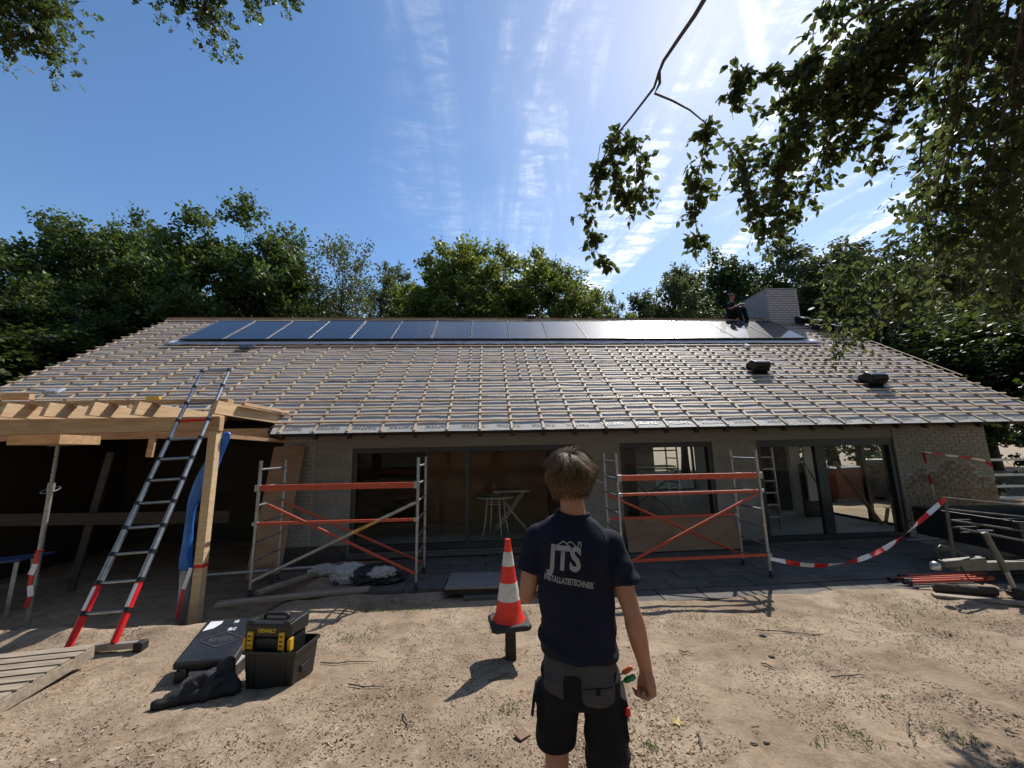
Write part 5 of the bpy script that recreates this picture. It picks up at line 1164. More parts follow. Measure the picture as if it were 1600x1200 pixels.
# ------------------------------------------------------------------ people
def voxel(mb, name, size, iters=6, factor=0.5):
    me = mb.mesh('tmp'); bm = bmesh.new(); bm.from_mesh(me); bmesh.ops.recalc_face_normals(bm, faces=bm.faces); bm.to_mesh(me); bm.free()
    ob = bpy.data.objects.new('tmp', me); col.objects.link(ob)
    md = ob.modifiers.new('r', 'REMESH'); md.mode = 'VOXEL'; md.voxel_size = size; md.use_smooth_shade = True
    s_ = ob.modifiers.new('s', 'SMOOTH'); s_.factor = factor; s_.iterations = iters
    dg = bpy.context.evaluated_depsgraph_get(); out = bpy.data.meshes.new_from_object(ob.evaluated_get(dg)); out.name = name
    bpy.data.objects.remove(ob); out.materials.clear(); out.polygons.foreach_set('use_smooth', [True]*len(out.polygons)); return out
def even_edges(bm, it=12):
    for _ in range(it):
        new = {}
        for v in bm.verts:
            nb = [e.other_vert(v) for e in v.link_edges if e.is_boundary]
            if len(nb) == 2: new[v] = v.co*0.4+(nb[0].co+nb[1].co)*0.3
        for v, c in new.items(): v.co = c
def ell(q, c, r, rot=None, nu=18, nv=12):
    rings = []
    for i in range(1, nv):
        ph = math.pi*i/nv
        ring = []
        for k in range(nu):
            a = 2*math.pi*k/nu; p = Vector((r[0]*math.sin(ph)*math.cos(a), r[1]*math.sin(ph)*math.sin(a), r[2]*math.cos(ph)))
            if rot is not None: p = rot @ p
            ring.append(Vector(c)+p)
        rings.append(ring)
    q.loft(rings)
def oring(c, rx, ry, n=20, pw=2.3, rot=None):
    out = []
    for k in range(n):
        a = 2*math.pi*k/n; ca, sa = math.cos(a), math.sin(a)
        p = Vector((rx*math.copysign(abs(ca)**(2/pw), ca), ry*math.copysign(abs(sa)**(2/pw), sa), 0))
        if rot is not None: p = rot @ p
        out.append(Vector(c)+p)
    return out
def add_part(name, me, m, parent, kind=None):
    o = bpy.data.objects.new(name, me); col.objects.link(o); o.parent = parent; me.materials.clear()
    for x in (m if isinstance(m, (list, tuple)) else [m]): me.materials.append(M[x])
    return o
m, n, l, b = nt('skin'); M['skin'] = m
t = n.new('ShaderNodeTexCoord'); nz = n.new('ShaderNodeTexNoise'); l.new(t.outputs['Object'], nz.inputs['Vector']); nz.inputs['Scale'].default_value = 14; nz.inputs['Detail'].default_value = 6
mx = n.new('ShaderNodeMixRGB'); l.new(nz.outputs['Fac'], mx.inputs[0]); mx.inputs[1].default_value = (0.33, 0.145, 0.090, 1); mx.inputs[2].default_value = (0.50, 0.26, 0.175, 1); l.new(mx.outputs[0], b.inputs['Base Color'])
b.inputs['Roughness'].default_value = 0.55; b.inputs['Subsurface Weight'].default_value = 0.12; b.inputs['Subsurface Radius'].default_value = (0.012, 0.004, 0.002); b.inputs['Specular IOR Level'].default_value = 0.35
mat('hair', (0.045, 0.026, 0.014), 0.6, c2=(0.20, 0.118, 0.060), scale=75, spec=0.25)
mat('navy_cotton', (0.0075, 0.010, 0.023), 0.9, c2=(0.011, 0.014, 0.031), scale=5, bump=0.12, bscale=160, spec=0.25)
mat('black_canvas', (0.0075, 0.0075, 0.009), 0.9, c2=(0.012, 0.012, 0.014), scale=5, bump=0.2, bscale=140, spec=0.25)
mat('grey_canvas', (0.052, 0.049, 0.048), 0.9, c2=(0.072, 0.068, 0.066), scale=5, bump=0.2, bscale=140, spec=0.25)
mat('print_grey', (0.27, 0.285, 0.31), 0.7, var=0.06)
mat('eye_white', (0.7, 0.68, 0.65), 0.3, var=0.02); mat('boot', (0.03, 0.026, 0.022), 0.7)

man = thing('person', 'man in navy T-shirt and black work shorts seen from behind', 'person', (0.435, 2.05, gz(0.43, 2.05)), rad(-12))
RH = Matrix.Rotation(rad(-6), 3, 'Z')
def hp(p): return Vector((0.0, -0.005, 1.672))+RH @ Vector(p)
q = MB()
# head, jaw, neck, nose, ears
ell(q, hp((0, 0, 0.012)), (0.077, 0.098, 0.118), RH); ell(q, hp((0, 0.038, -0.062)), (0.057, 0.066, 0.068), RH); ell(q, hp((0, 0.085, -0.095)), (0.026, 0.024, 0.024), RH)
ell(q, hp((0, 0.104, -0.018)), (0.013, 0.020, 0.026), RH); ell(q, hp((0, 0.092, 0.018)), (0.045, 0.016, 0.012), RH); ell(q, hp((0, 0.096, -0.058)), (0.022, 0.014, 0.007), RH)
for sx in (-1, 1): ell(q, hp((sx*0.080, -0.008, -0.008)), (0.010, 0.022, 0.034), RH @ Matrix.Rotation(sx*-0.3, 3, 'Z'))
q.loft([oring((0.0, -0.012, 1.46), 0.085, 0.068), oring((0.0, -0.014, 1.51), 0.070, 0.066), oring((0, -0.01, 1.56), 0.061, 0.061), oring((0, -0.004, 1.63), 0.060, 0.062)])
# trunk under the clothes
q.loft([oring(c, rx, ry) for c, rx, ry in (((0, 0, 0.80), 0.125, 0.085), ((0, 0, 0.98), 0.125, 0.085), ((0, 0, 1.15), 0.145, 0.10), ((0, -0.005, 1.32), 0.17, 0.105), ((0, -0.01, 1.43), 0.165, 0.09), ((0, -0.012, 1.50), 0.08, 0.06))])
# limbs
def limb(pts, radii, n=16):
    q.tube(pts, radii, n)
    for p, r_ in zip(pts[1:-1], radii[1:-1]): pass
SR, ER, WR = Vector((0.176, -0.01, 1.385)), Vector((0.258, -0.05, 1.075)), Vector((0.312, 0.02, 0.80))
SLf, EL, WL = Vector((-0.184, -0.005, 1.405)), Vector((-0.245, -0.02, 1.135)), Vector((-0.19, 0.24, 1.17))
for (a, b_, c_) in ((SR, ER, WR), (SLf, EL, WL)):
    limb([a, a.lerp(b_, 0.35), a.lerp(b_, 0.7), b_.lerp(a, 0.07), b_], [0.058, 0.055, 0.048, 0.043, 0.042])
    ell(q, b_, (0.042, 0.043, 0.044))
    limb([b_, b_.lerp(c_, 0.22), b_.lerp(c_, 0.5), b_.lerp(c_, 0.8), c_], [0.042, 0.047, 0.043, 0.034, 0.030])
for (hx, kx, fx, yk) in ((-0.100, -0.125, -0.13, 0.02), (0.100, 0.105, 0.115, -0.02)):
    limb([(hx*0.8, 0, 0.80), (hx+0.2*(kx-hx), 0.005, 0.68), (kx, yk, 0.50), (kx, yk, 0.46)], [0.060, 0.074, 0.060, 0.056])
    limb([(kx, yk, 0.49), (kx, yk-0.012, 0.40), (kx+0.3*(fx-kx), yk-0.018, 0.30), (fx, yk-0.01, 0.16), (fx, yk-0.005, 0.07)], [0.056, 0.056, 0.056, 0.040, 0.038])
# right hand: palm and five bent fingers, relaxed; left hand held in front
def hand(W, d, side, fwd, curl, s=1.0):
    """W wrist, d direction of the palm, side towards the thumb, fwd = palm-facing direction"""
    d, side = Vector(d).normalized(), Vector(side).normalized(); side = (side-d*side.dot(d)).normalized(); pn = Vector(fwd); pn = (pn-d*pn.dot(d)-side*pn.dot(side)).normalized()
    K = W+d*0.088*s
    q.loft([[W+d*0.0-0*side+a*side*0.029+b_*pn*0.022 for a, b_ in ((-1, -1), (0, -1.2), (1, -1), (1.1, 0), (1, 1), (0, 1.2), (-1, 1), (-1.1, 0))],
            [W+d*0.045*s+a*side*0.040+b_*pn*0.022 for a, b_ in ((-1, -1), (0, -1.2), (1, -1), (1.1, 0), (1, 1), (0, 1.2), (-1, 1), (-1.1, 0))],
            [K+a*side*0.043+b_*pn*0.016 for a, b_ in ((-1, -1), (0, -1.3), (1, -1), (1.1, 0), (1, 1), (0, 1.2), (-1, 1), (-1.1, 0))]])
    for k, (off, ln) in enumerate(((0.031, 0.074), (0.010, 0.083), (-0.011, 0.078), (-0.031, 0.062))):
        p = K+side*off-d*0.008; ang = 0.25; pts = [p-d*0.02, p]
        for sg, fr_ in enumerate((0.45, 0.32, 0.26)):
            ang += curl*(0.75, 1.0, 0.8)[sg]*(1+0.06*k); dd = d*math.cos(ang)+pn*math.sin(ang); p = p+dd*ln*fr_*s; pts.append(p)
        q.tube(pts, [0.0120, 0.0118, 0.0112, 0.0105, 0.0088], 10); ell(q, pts[-1], (0.0078, 0.0078, 0.0078), nu=10, nv=8); ell(q, pts[1], (0.0118, 0.0118, 0.0118), nu=10, nv=8)
    t0 = W+d*0.025*s+side*0.026+pn*0.004; t1 = t0+(d*0.85+side*0.36+pn*0.40).normalized()*0.044; t2 = t1+(d*0.95-side*0.08+pn*0.32).normalized()*0.034; t3 = t2+(d*0.9-side*0.35+pn*0.22).normalized()*0.027
    q.tube([t0, t1, t2, t3], [0.017, 0.0135, 0.0112, 0.0085], 10); ell(q, t3, (0.0088, 0.0088, 0.0088), nu=10, nv=8)
hand(WR, (0.10, 0.02, -1.0), (-0.30, 0.95, 0.0), (-0.9, -0.3, 0.0), 1.0, 1.12)
hand(WL, (0.35, 0.9, 0.05), (0.2, 0.0, 1.0), (0.9, -0.3, 0), 0.5)
body = add_part('body', voxel(q, 'body', 0.0052, 4, 0.5), 'skin', man)
for sx in (-1, 1):
    e = MB(); ell(e, hp((sx*0.030, 0.090, 0.002)), (0.013, 0.010, 0.009), RH); e.build('eye', 'eye_white', man, world=False, smooth=True)
# boots
for fx, yk in ((-0.13, 0.015), (0.115, -0.025)):
    q = MB(); q.loft([oring((fx, yk-0.005, 0.20), 0.058, 0.062), oring((fx, yk, 0.10), 0.052, 0.066), oring((fx, yk+0.05, 0.05), 0.052, 0.13), oring((fx, yk+0.06, 0.0), 0.053, 0.145)])
    add_part('boot', voxel(q, 'boot', 0.012, 4), 'boot', man)
# T-shirt: body, sleeves, neckline
def tilt(x, z): return -0.10*x*sm(1.0, 1.5, z)
q = MB()
TR = [(0.868, 0.186, 0.136, 0.010, 0.0), (0.90, 0.186, 0.136, 0.008, 0.002), (0.94, 0.180, 0.130, 0.004, 0.0), (1.02, 0.180, 0.126, 0.0, 0.0), (1.10, 0.184, 0.124, -0.004, 0.0), (1.20, 0.184, 0.124, -0.010, 0.0), (1.30, 0.186, 0.124, -0.014, 0.0), (1.37, 0.184, 0.118, -0.018, 0.0), (1.42, 0.178, 0.106, -0.018, 0.0), (1.455, 0.156, 0.092, -0.016, 0.0), (1.49, 0.126, 0.078, -0.014, 0.0), (1.515, 0.088, 0.072, -0.014, 0.0), (1.528, 0.078, 0.070, -0.014, 0)]
q.loft([[Vector((p.x, p.y, p.z+tilt(p.x, z)+0.06*(-p.x)*(1-sm(0.88, 1.0, z)))) for p in oring((0, oy, z), rx, ry, 32, 2.5)] for z, rx, ry, oy, _ in TR])
def sleeve(a, b_, k, r0, r1):
    e = a.lerp(b_, k); dn = (b_-a).normalized(); c0 = a-dn*0.02-Vector((a.x*0.30, 0, -0.0))
    q.tube([c0, a, a.lerp(e, 0.4), a.lerp(e, 0.75), e], [r0*0.92, r0, (r0+r1)/2+0.003, r1+0.002, r1], 22); ell(q, a, (r0, r0*1.02, r0*0.98))
sleeve(SR+Vector((0, 0, -0.006)), ER, 0.60, 0.066, 0.076); sleeve(SLf, EL, 0.60, 0.064, 0.072)
sh = voxel(q, 'shirt', 0.0075, 7, 0.5)
bm = bmesh.new(); bm.from_mesh(sh)
arms = ((SR, ER, 0.62), (SLf, EL, 0.62))
for v in bm.verts:
    p = v.co; d = 0.0
    d += 0.011*noise.noise(Vector((p.x*5, p.y*5, p.z*11+2)))                                  # broad folds
    fold = math.sin((p.z*1.0+p.x*0.55)*46+3*noise.noise(p*5))                                     # drag lines above the hem
    d += 0.010*fold*(1-sm(0.94, 1.14, p.z))*(0.4+0.6*abs(noise.noise(p*4+Vector((3, 0, 0)))))*1.5
    d += 0.009*math.sin((p.x*0.9-p.z*0.7)*60+2*noise.noise(p*6))*sm(0.10, 0.2, abs(p.x))*sm(1.05, 1.2, p.z)*(1-sm(1.40, 1.46, p.z))*max(0, noise.noise(p*5+Vector((9, 1, 0))))*2
    spine = -0.010*math.exp(-(p.x/0.035)**2)*(1 if p.y < 0 else 0)*sm(1.0, 1.2, p.z)*(1-sm(1.36, 1.46, p.z)); d += spine
    blade = 0.008*sum(math.exp(-(((p.x-sx*0.085)/0.05)**2+((p.z-1.34)/0.07)**2)) for sx in (-1, 1))*(1 if p.y < 0 else 0); d += blade
    if p.z < 1.02: d = max(d, -0.002)
    v.co = p+v.normal*d
# open the bottom hem, the cuffs and the neck so that cloth ends in an edge
kill = []
for f in bm.faces:
    c_ = f.calc_center_median(); nn = f.normal
    hemz = 0.893+0.06*(-c_.x)
    if c_.z < hemz and abs(c_.x) < 0.21 and nn.z < -0.3: kill.append(f)
    elif c_.z > 1.518+tilt(c_.x, 1.5) and abs(c_.x) < 0.09: kill.append(f)
    else:
        for a, b_, k in arms:
            e = a.lerp(b_, k); dn = (b_-a).normalized()
            if (c_-e).dot(dn) > -0.012 and nn.dot(dn) > 0.55 and (c_-e).length < 0.10: kill.append(f); break
bmesh.ops.delete(bm, geom=list(set(kill)), context='FACES'); even_edges(bm); bm.to_mesh(sh); bm.free()
shirt = add_part('shirt', sh, 'navy_cotton', man); md = shirt.modifiers.new('thick', 'SOLIDIFY'); md.thickness = 0.004; md.offset = 0
sh.polygons.foreach_set('use_smooth', [True]*len(sh.polygons))
# collar ribbing and sleeve piping
bvh = BVHTree.FromPolygons([v.co.copy() for v in sh.vertices], [tuple(p.vertices) for p in sh.polygons])
def onback(x, z, off=0.004):
    h = bvh.ray_cast(Vector((x, -0.6, z)), Vector((0, 1, 0)))
    return (h[0]+Vector((0, -off, 0))) if h[0] is not None else Vector((x, -0.14, z))
q = MB(); q.tube([Vector((0.080*math.cos(a), -0.013+0.071*math.sin(a), 1.522+tilt(0.08*math.cos(a), 1.5)+0.006*math.cos(2*a))) for a in np.linspace(0, 6.283, 40)[:-1]], 0.0075, 8, closed=True); q.build('collar', 'navy_cotton', shirt, world=False, smooth=True)
for sx in (-1, 1):
    q = MB(); pp = [onback(sx*x, z+tilt(sx*x, z)) for x, z in ((0.095, 1.497), (0.12, 1.475), (0.145, 1.44), (0.165, 1.40), (0.178, 1.35))]; q.tube(pp, 0.0022, 6); q.build('piping', 'print_grey' if False else 'navy_cotton', shirt, world=False, smooth=True)
def back_text(s_, size, bold, cx, cz, slope, name, width, mm='print_grey', arc=0.0):
    me = text_mesh(s_, size, bold); xs_ = [v.co.x for v in me.vertices]; kx_ = width/(max(xs_)-min(xs_))
    for v in me.vertices: v.co.x *= kx_
    bm = bmesh.new(); bm.from_mesh(me); bmesh.ops.subdivide_edges(bm, edges=[e for e in bm.edges if e.calc_length() > 0.012], cuts=2, use_grid_fill=False)
    bmesh.ops.triangulate(bm, faces=bm.faces)
    for v in bm.verts:
        x, y = v.co.x, v.co.y; v.co = onback(cx+x*math.cos(slope)-y*math.sin(slope), cz+y*math.cos(slope)+x*math.sin(slope)+arc*x*x, 0.0045)
    bm.to_mesh(me); bm.free(); me.materials.clear(); return add_part(name, me, mm, shirt)
TX, TZ, TS = -0.045, 1.330, -0.10
back_text('JTS', 0.150, 0.0055, TX, TZ, TS, 'lettering', 0.160)
back_text('INSTALLATIETECHNIEK', 0.038, 0.0013, TX+0.012, TZ-0.100, TS-0.04, 'lettering', 0.235)
q = MB()
def logo(a, b_):
    for k in range(6):
        p0 = Vector(a).lerp(Vector(b_), k/6); p1 = Vector(a).lerp(Vector(b_), (k+1)/6)
        f_ = lambda p: onback(TX+p.x*math.cos(TS)-p.y*math.sin(TS), TZ+p.y*math.cos(TS)+p.x*math.sin(TS), 0.0045)
        q.beam(f_(p0), f_(p1), 0.0022, 0.005, (0, 0, 1) if abs(p1.x-p0.x) > 0.001 else (1, 0, 0))
for a, b_ in (((-0.045, 0.058, 0), (-0.012, 0.082, 0)), ((-0.012, 0.082, 0), (0.018, 0.060, 0)), ((0.000, 0.070, 0), (0.022, 0.083, 0)), ((0.022, 0.083, 0), (0.052, 0.060, 0)), ((0.058, 0.066, 0), (0.058, 0.084, 0)), ((0.058, 0.084, 0), (0.070, 0.084, 0)), ((0.070, 0.084, 0), (0.070, 0.062, 0))): logo(a, b_)
q.build('logo', 'print_grey', shirt, world=False)
# shorts
q = MB()
q.loft([oring((0, 0.0, z), rx, ry, 30, 2.5) for z, rx, ry in ((0.99, 0.150, 0.104), (0.93, 0.154, 0.108), (0.87, 0.163, 0.118), (0.81, 0.175, 0.128), (0.76, 0.185, 0.137), (0.72, 0.186, 0.134), (0.685, 0.176, 0.120))])
for sx, kx, yk, zb_, top in ((-1, -0.124, 0.015, 0.475, 0.80), (1, 0.108, -0.015, 0.405, 0.80)):
    q.loft([oring(c_, rx, ry, 24, 2.4) for c_, rx, ry in (((sx*0.095, 0, top), 0.092, 0.125), ((sx*0.096, 0, 0.70), 0.091, 0.120), ((sx*0.102, yk*0.4, 0.62), 0.092, 0.112), ((kx, yk*0.8, 0.55), 0.096, 0.106), ((kx, yk, zb_+0.03), 0.097, 0.103), ((kx, yk, zb_), 0.094, 0.100))])
    q.box((sx*0.190, 0.0, 0.635), (0.035, 0.15, 0.17), Matrix.Rotation(sx*0.06, 3, 'Y'))
st = voxel(q, 'shorts', 0.0075, 5, 0.5); bm = bmesh.new(); bm.from_mesh(st)
for v in bm.verts:
    p = v.co; d = 0.007*noise.noise(Vector((p.x*6, p.y*6, p.z*9)))+0.004*math.sin(p.z*60+p.x*25+4*noise.noise(p*5))*(1-sm(0.5, 0.72, p.z))+0.004*math.sin((p.z+abs(p.x)*0.8)*75+3*noise.noise(p*6))*math.exp(-((p.z-0.70)/0.06)**2)
    v.co = p+v.normal*d
kill = [f for f in bm.faces if f.normal.z < -0.5 and ((f.calc_center_median().x < 0 and f.calc_center_median().z < 0.49) or (f.calc_center_median().x >= 0 and f.calc_center_median().z < 0.42))]
bmesh.ops.delete(bm, geom=kill, context='FACES'); even_edges(bm)
def grey_zone(c_):
    if c_.y > 0.02: return False
    x, z = c_.x, c_.z
    band = z > 0.825 and x < 0.165
    left = -0.165 < x < -0.075 and z > 0.755-0.25*(x+0.165)
    right = 0.0 < x < 0.150 and z > 0.710+1.3*max(0, abs(x-0.075)-0.045)**1.0*0.6
    return band or left or right
sel = [f for f in bm.faces if grey_zone(f.calc_center_median())]
pk = bmesh.ops.duplicate(bm, geom=sel); newf = [g for g in pk['geom'] if isinstance(g, bmesh.types.BMFace)]
bm2 = bmesh.new(); vm = {}
for f in newf:
    vs_ = []
    for v in f.verts:
        if v not in vm: vm[v] = bm2.verts.new(v.co+v.normal*0.0045)
        vs_.append(vm[v])
    bm2.faces.new(vs_)
bmesh.ops.delete(bm, geom=newf, context='FACES'); bm.to_mesh(st); bm.free()
even_edges(bm2, 6); pm = bpy.data.meshes.new('pocket'); bm2.to_mesh(pm); bm2.free(); pm.polygons.foreach_set('use_smooth', [True]*len(pm.polygons))
shorts = add_part('shorts', st, 'black_canvas', man); md = shorts.modifiers.new('thick', 'SOLIDIFY'); md.thickness = 0.004; md.offset = 0
po = add_part('pocket', pm, 'grey_canvas', shorts); md = po.modifiers.new('thick', 'SOLIDIFY'); md.thickness = 0.004; md.offset = -1
bvs = BVHTree.FromPolygons([v.co.copy() for v in st.vertices], [tuple(p.vertices) for p in st.polygons])
def onshorts(x, z, off=0.008):
    h = bvs.ray_cast(Vector((x, -0.6, z)), Vector((0, 1, 0))); return (h[0]+Vector((0, -off, 0))) if h[0] is not None else Vector((x, -0.14, z))
q = MB(); q.box(onshorts(0.078, 0.775, 0.009), (0.020, 0.006, 0.026)); q.build('belt_tab', 'black_canvas', shorts, world=False)
for a, b_ in (((0.0, 0.80), (0.0, 0.70)), ((0.01, 0.783), (0.145, 0.79))):
    q = MB(); q.tube([onshorts(a[0]+(b_[0]-a[0])*k/6, a[1]+(b_[1]-a[1])*k/6, 0.0085) for k in range(7)], 0.0016, 5); q.build('seam', 'black_canvas', shorts, world=False)
q = MB(); q.prism([(-0.225, -0.05, 0.70), (-0.238, -0.05, 0.61), (-0.226, -0.05, 0.605), (-0.212, -0.05, 0.70)], (0, 0.12, 0)); q.build('pocket_flap', 'black_canvas', shorts, world=False, bevel=0.003)
# tools stuck in the right-hand pocket
wm = Matrix.Translation(man.location) @ Matrix.Rotation(rad(-12), 4, 'Z')
def tool(name, lab, a, b_, r_, mm, tipm=None):
    a, b_ = wm @ Vector(a), wm @ Vector(b_); o = thing(name, lab, 'tool', a, 0)
    q = MB(); q.tube([a, a.lerp(b_, 0.2), a.lerp(b_, 0.8), b_], [r_*0.8, r_, r_, r_*0.7], 10); q.build('handle', mm, o, smooth=True)
    q = MB(); q.tube([b_, b_+(b_-a)*0.5], r_*0.4, 8); q.build('shank', 'galvanised', o)
mat('tool_green', (0.02, 0.22, 0.06), 0.4); mat('tool_orange', (0.6, 0.12, 0.03), 0.45)
tool('screwdriver', 'green-handled tool sticking out of the right shorts pocket', (0.252, -0.045, 0.802), (0.205, -0.035, 0.775), 0.013, 'tool_green')
tool('screwdriver', 'orange and black tool handle behind the green one', (0.245, -0.02, 0.828), (0.20, -0.02, 0.80), 0.011, 'tool_orange')
tool('screwdriver', 'small red tool clipped low on the right shorts leg', (0.205, -0.075, 0.690), (0.207, -0.08, 0.655), 0.013, 'red_plastic')
# hair: cap under a thatch of strands
hr = random.Random(12); cap = MB(); C0 = Vector((0, -0.012, 0.018))
def skull(a, p, lift):
    """a azimuth from the face (0) round, p angle from the whorl at the back of the crown"""
    d = Vector((math.sin(p)*math.sin(a), math.sin(p)*math.cos(a), math.cos(p))); d = Matrix.Rotation(0.30, 3, 'X') @ d
    rr_ = Vector((0.088, 0.108, 0.124)); k = 1/math.sqrt((d.x/rr_.x)**2+(d.y/rr_.y)**2+(d.z/rr_.z)**2)
    return hp(C0+d*(k+lift))
def pmax(a):
    c_ = math.cos(a); return 1.22 if c_ > 0.75 else (1.70 if c_ > 0.25 else (1.80 if c_ > -0.35 else 1.88))
rings = []
for i in range(12):
    rings.append([skull(2*math.pi*k/28, max(0.05, pmax(2*math.pi*k/28)*0.93*i/11), 0.010+0.004*noise.noise(Vector((k*0.8, i*0.7, 0)))) for k in range(28)])
cap.loft(rings); hair = cap.build('hair', 'hair', man, world=False, smooth=True)
stv, stf = [], []
def strand(a, p0, ln, lift, flip, w, drift):
    n_ = 7; pts = []
    for i in range(n_+1):
        t_ = i/n_; p = p0+ln/0.115*t_; aa = a+drift*t_+0.10*math.sin(t_*4+a*7)*0.5; lim = pmax(aa)
        lim += 0.18*noise.noise(Vector((aa*5, p0*3, 2))); over = max(0, p-lim); p = min(p, lim)
        low = 1-0.85*sm(1.25, 1.85, p)*(1 if math.cos(aa) < 0.3 else 0.4); pos = skull(aa, p, 0.010+low*(0.004+lift*math.sin(min(1, t_*1.3)*1.57))+flip*t_**3*(0.35+0.65*low))
        pos.z -= over*0.05; pts.append(pos)
    base = len(stv)
    for i, p in enumerate(pts):
        d = (pts[min(i+1, n_)]-pts[max(i-1, 0)]); o_ = (p-hp((0, 0, 0))); sdv = d.cross(o_)
        sdv = sdv.normalized() if sdv.length > 1e-9 else Vector((1, 0, 0)); ww = w*(1-0.85*(i/n_)**1.5)
        stv.extend([tuple(p-sdv*ww), tuple(p+sdv*ww+o_.normalized()*ww*0.5)])
    for i in range(n_): stf.append((base+2*i, base+2*i+2, base+2*i+3, base+2*i+1))
clumps = [(hr.uniform(0, 6.283), hr.uniform(0.0, 1.0)**0.8) for _ in range(250)]+[(hr.uniform(0, 6.283), hr.uniform(0.0, 0.22)) for _ in range(70)]
for a, u in clumps:
    p0 = u*(pmax(a)-0.25); lift = hr.uniform(0.002, 0.036); flip = hr.choice((0, 0, 0.008, 0.015, 0.03)); drift = hr.uniform(-0.8, 0.8)
    if abs(math.sin(a)) > 0.75 and u > 0.6 and hr.random() < 0.45: flip = hr.uniform(0.03, 0.055)
    L = hr.uniform(0.085, 0.14)
    for k in range(16): strand(a+hr.gauss(0, 0.085), max(0.02, p0+hr.gauss(0, 0.06)), L*hr.uniform(0.8, 1.1), lift*hr.uniform(0.7, 1.25), flip*hr.uniform(0.6, 1.2), hr.uniform(0.0009, 0.0019), drift+hr.gauss(0, 0.10))
hm = bpy.data.meshes.new('strands'); hm.from_pydata(stv, [], stf); hm.update(); so_ = add_part('strands', hm, 'hair', hair); so_['kind'] = 'stuff'

# ------------------------------------------------------------------ roofer sitting on the ridge
seat = S(8.86, SL, 0.06)
rf_ = thing('person', 'roofer in dark clothes and cap sitting on the ridge by the chimney', 'person', seat, 0.25)
q = MB()
ell(q, (0.02, -0.10, 0.80), (0.078, 0.095, 0.115)); ell(q, (0.02, -0.185, 0.775), (0.014, 0.022, 0.022)); q.loft([oring((0, -0.04, 0.56), 0.07, 0.06), oring((0.01, -0.07, 0.72), 0.052, 0.052)])
q.loft([oring(c_, a, b_) for c_, a, b_ in (((0, 0.0, 0.02), 0.16, 0.12), ((0, 0.0, 0.25), 0.15, 0.11), ((0, -0.02, 0.45), 0.18, 0.11), ((0, -0.04, 0.57), 0.10, 0.08))])
for sx, kx in ((-1, -0.13), (1, 0.12)):
    q.tube([(sx*0.09, 0.0, 0.08), (kx, -0.28, 0.22), (kx, -0.42, 0.24)], [0.085, 0.075, 0.062], 12); q.tube([(kx, -0.42, 0.24), (kx, -0.46, 0.0), (kx, -0.50, -0.30)], [0.062, 0.056, 0.042], 12)
    q.tube([(sx*0.19, -0.03, 0.52), (sx*0.23, -0.12, 0.34), (sx*0.21, -0.2, 0.30)], [0.055, 0.045, 0.042], 12); q.tube([(sx*0.21, -0.2, 0.30), (sx*0.06+0.08, -0.38, 0.40)], [0.042, 0.03], 12)
    hc_ = Vector((sx*0.05+0.10, -0.40, 0.41)); ell(q, hc_, (0.035, 0.045, 0.028))
    for k in range(4): q.tube([hc_+Vector((-0.02+0.014*k, -0.02, 0)), hc_+Vector((-0.02+0.014*k, -0.065, -0.012)), hc_+Vector((-0.02+0.014*k, -0.075, -0.035))], [0.009, 0.008, 0.007], 6)
    q.tube([hc_+Vector((sx*-0.03, -0.01, 0.01)), hc_+Vector((sx*-0.045, -0.05, 0.015))], [0.010, 0.008], 6)
add_part('body', voxel(q, 'body', 0.012, 3), 'skin', rf_)
q = MB()
q.loft([oring(c_, a, b_) for c_, a, b_ in (((0, 0.0, 0.0), 0.18, 0.14), ((0, 0.0, 0.25), 0.175, 0.13), ((0, -0.02, 0.45), 0.205, 0.13), ((0, -0.035, 0.56), 0.13, 0.10), ((0, -0.04, 0.60), 0.08, 0.075))])
for sx in (-1, 1): q.tube([(sx*0.17, -0.03, 0.53), (sx*0.225, -0.10, 0.38), (sx*0.235, -0.13, 0.33)], [0.072, 0.066, 0.062], 12)
add_part('shirt', voxel(q, 'shirt', 0.014, 3), 'black_canvas', rf_)
q = MB(); ell(q, (0, 0.0, 0.06), (0.19, 0.15, 0.12))
for sx, kx in ((-1, -0.13), (1, 0.12)):
    q.tube([(sx*0.09, 0.0, 0.09), (kx, -0.28, 0.22), (kx, -0.43, 0.245)], [0.105, 0.092, 0.078], 12); q.tube([(kx, -0.42, 0.25), (kx, -0.455, 0.0), (kx, -0.495, -0.24)], [0.078, 0.072, 0.062], 12)
add_part('trousers', voxel(q, 'trousers', 0.014, 3), 'black_canvas', rf_)
for kx in (-0.13, 0.12):
    q = MB(); q.loft([oring((kx, -0.50, -0.24), 0.05, 0.055), oring((kx, -0.52, -0.32), 0.05, 0.08), oring((kx, -0.56, -0.37), 0.05, 0.12)]); q.build('boot', 'boot', rf_, world=False, smooth=True)
q = MB(); q.lathe([(0.083, 0.83), (0.086, 0.87), (0.07, 0.91), (0.03, 0.93), (0.001, 0.932)], (0.02, -0.095, 0), 18); q.prism([(-0.05, -0.17, 0.842), (-0.03, -0.25, 0.832), (0.07, -0.25, 0.832), (0.09, -0.17, 0.842)], (0, 0, 0.012)); q.build('cap', mat('cap_brown', (0.16, 0.10, 0.075), 0.9), rf_, world=False, smooth='auto')

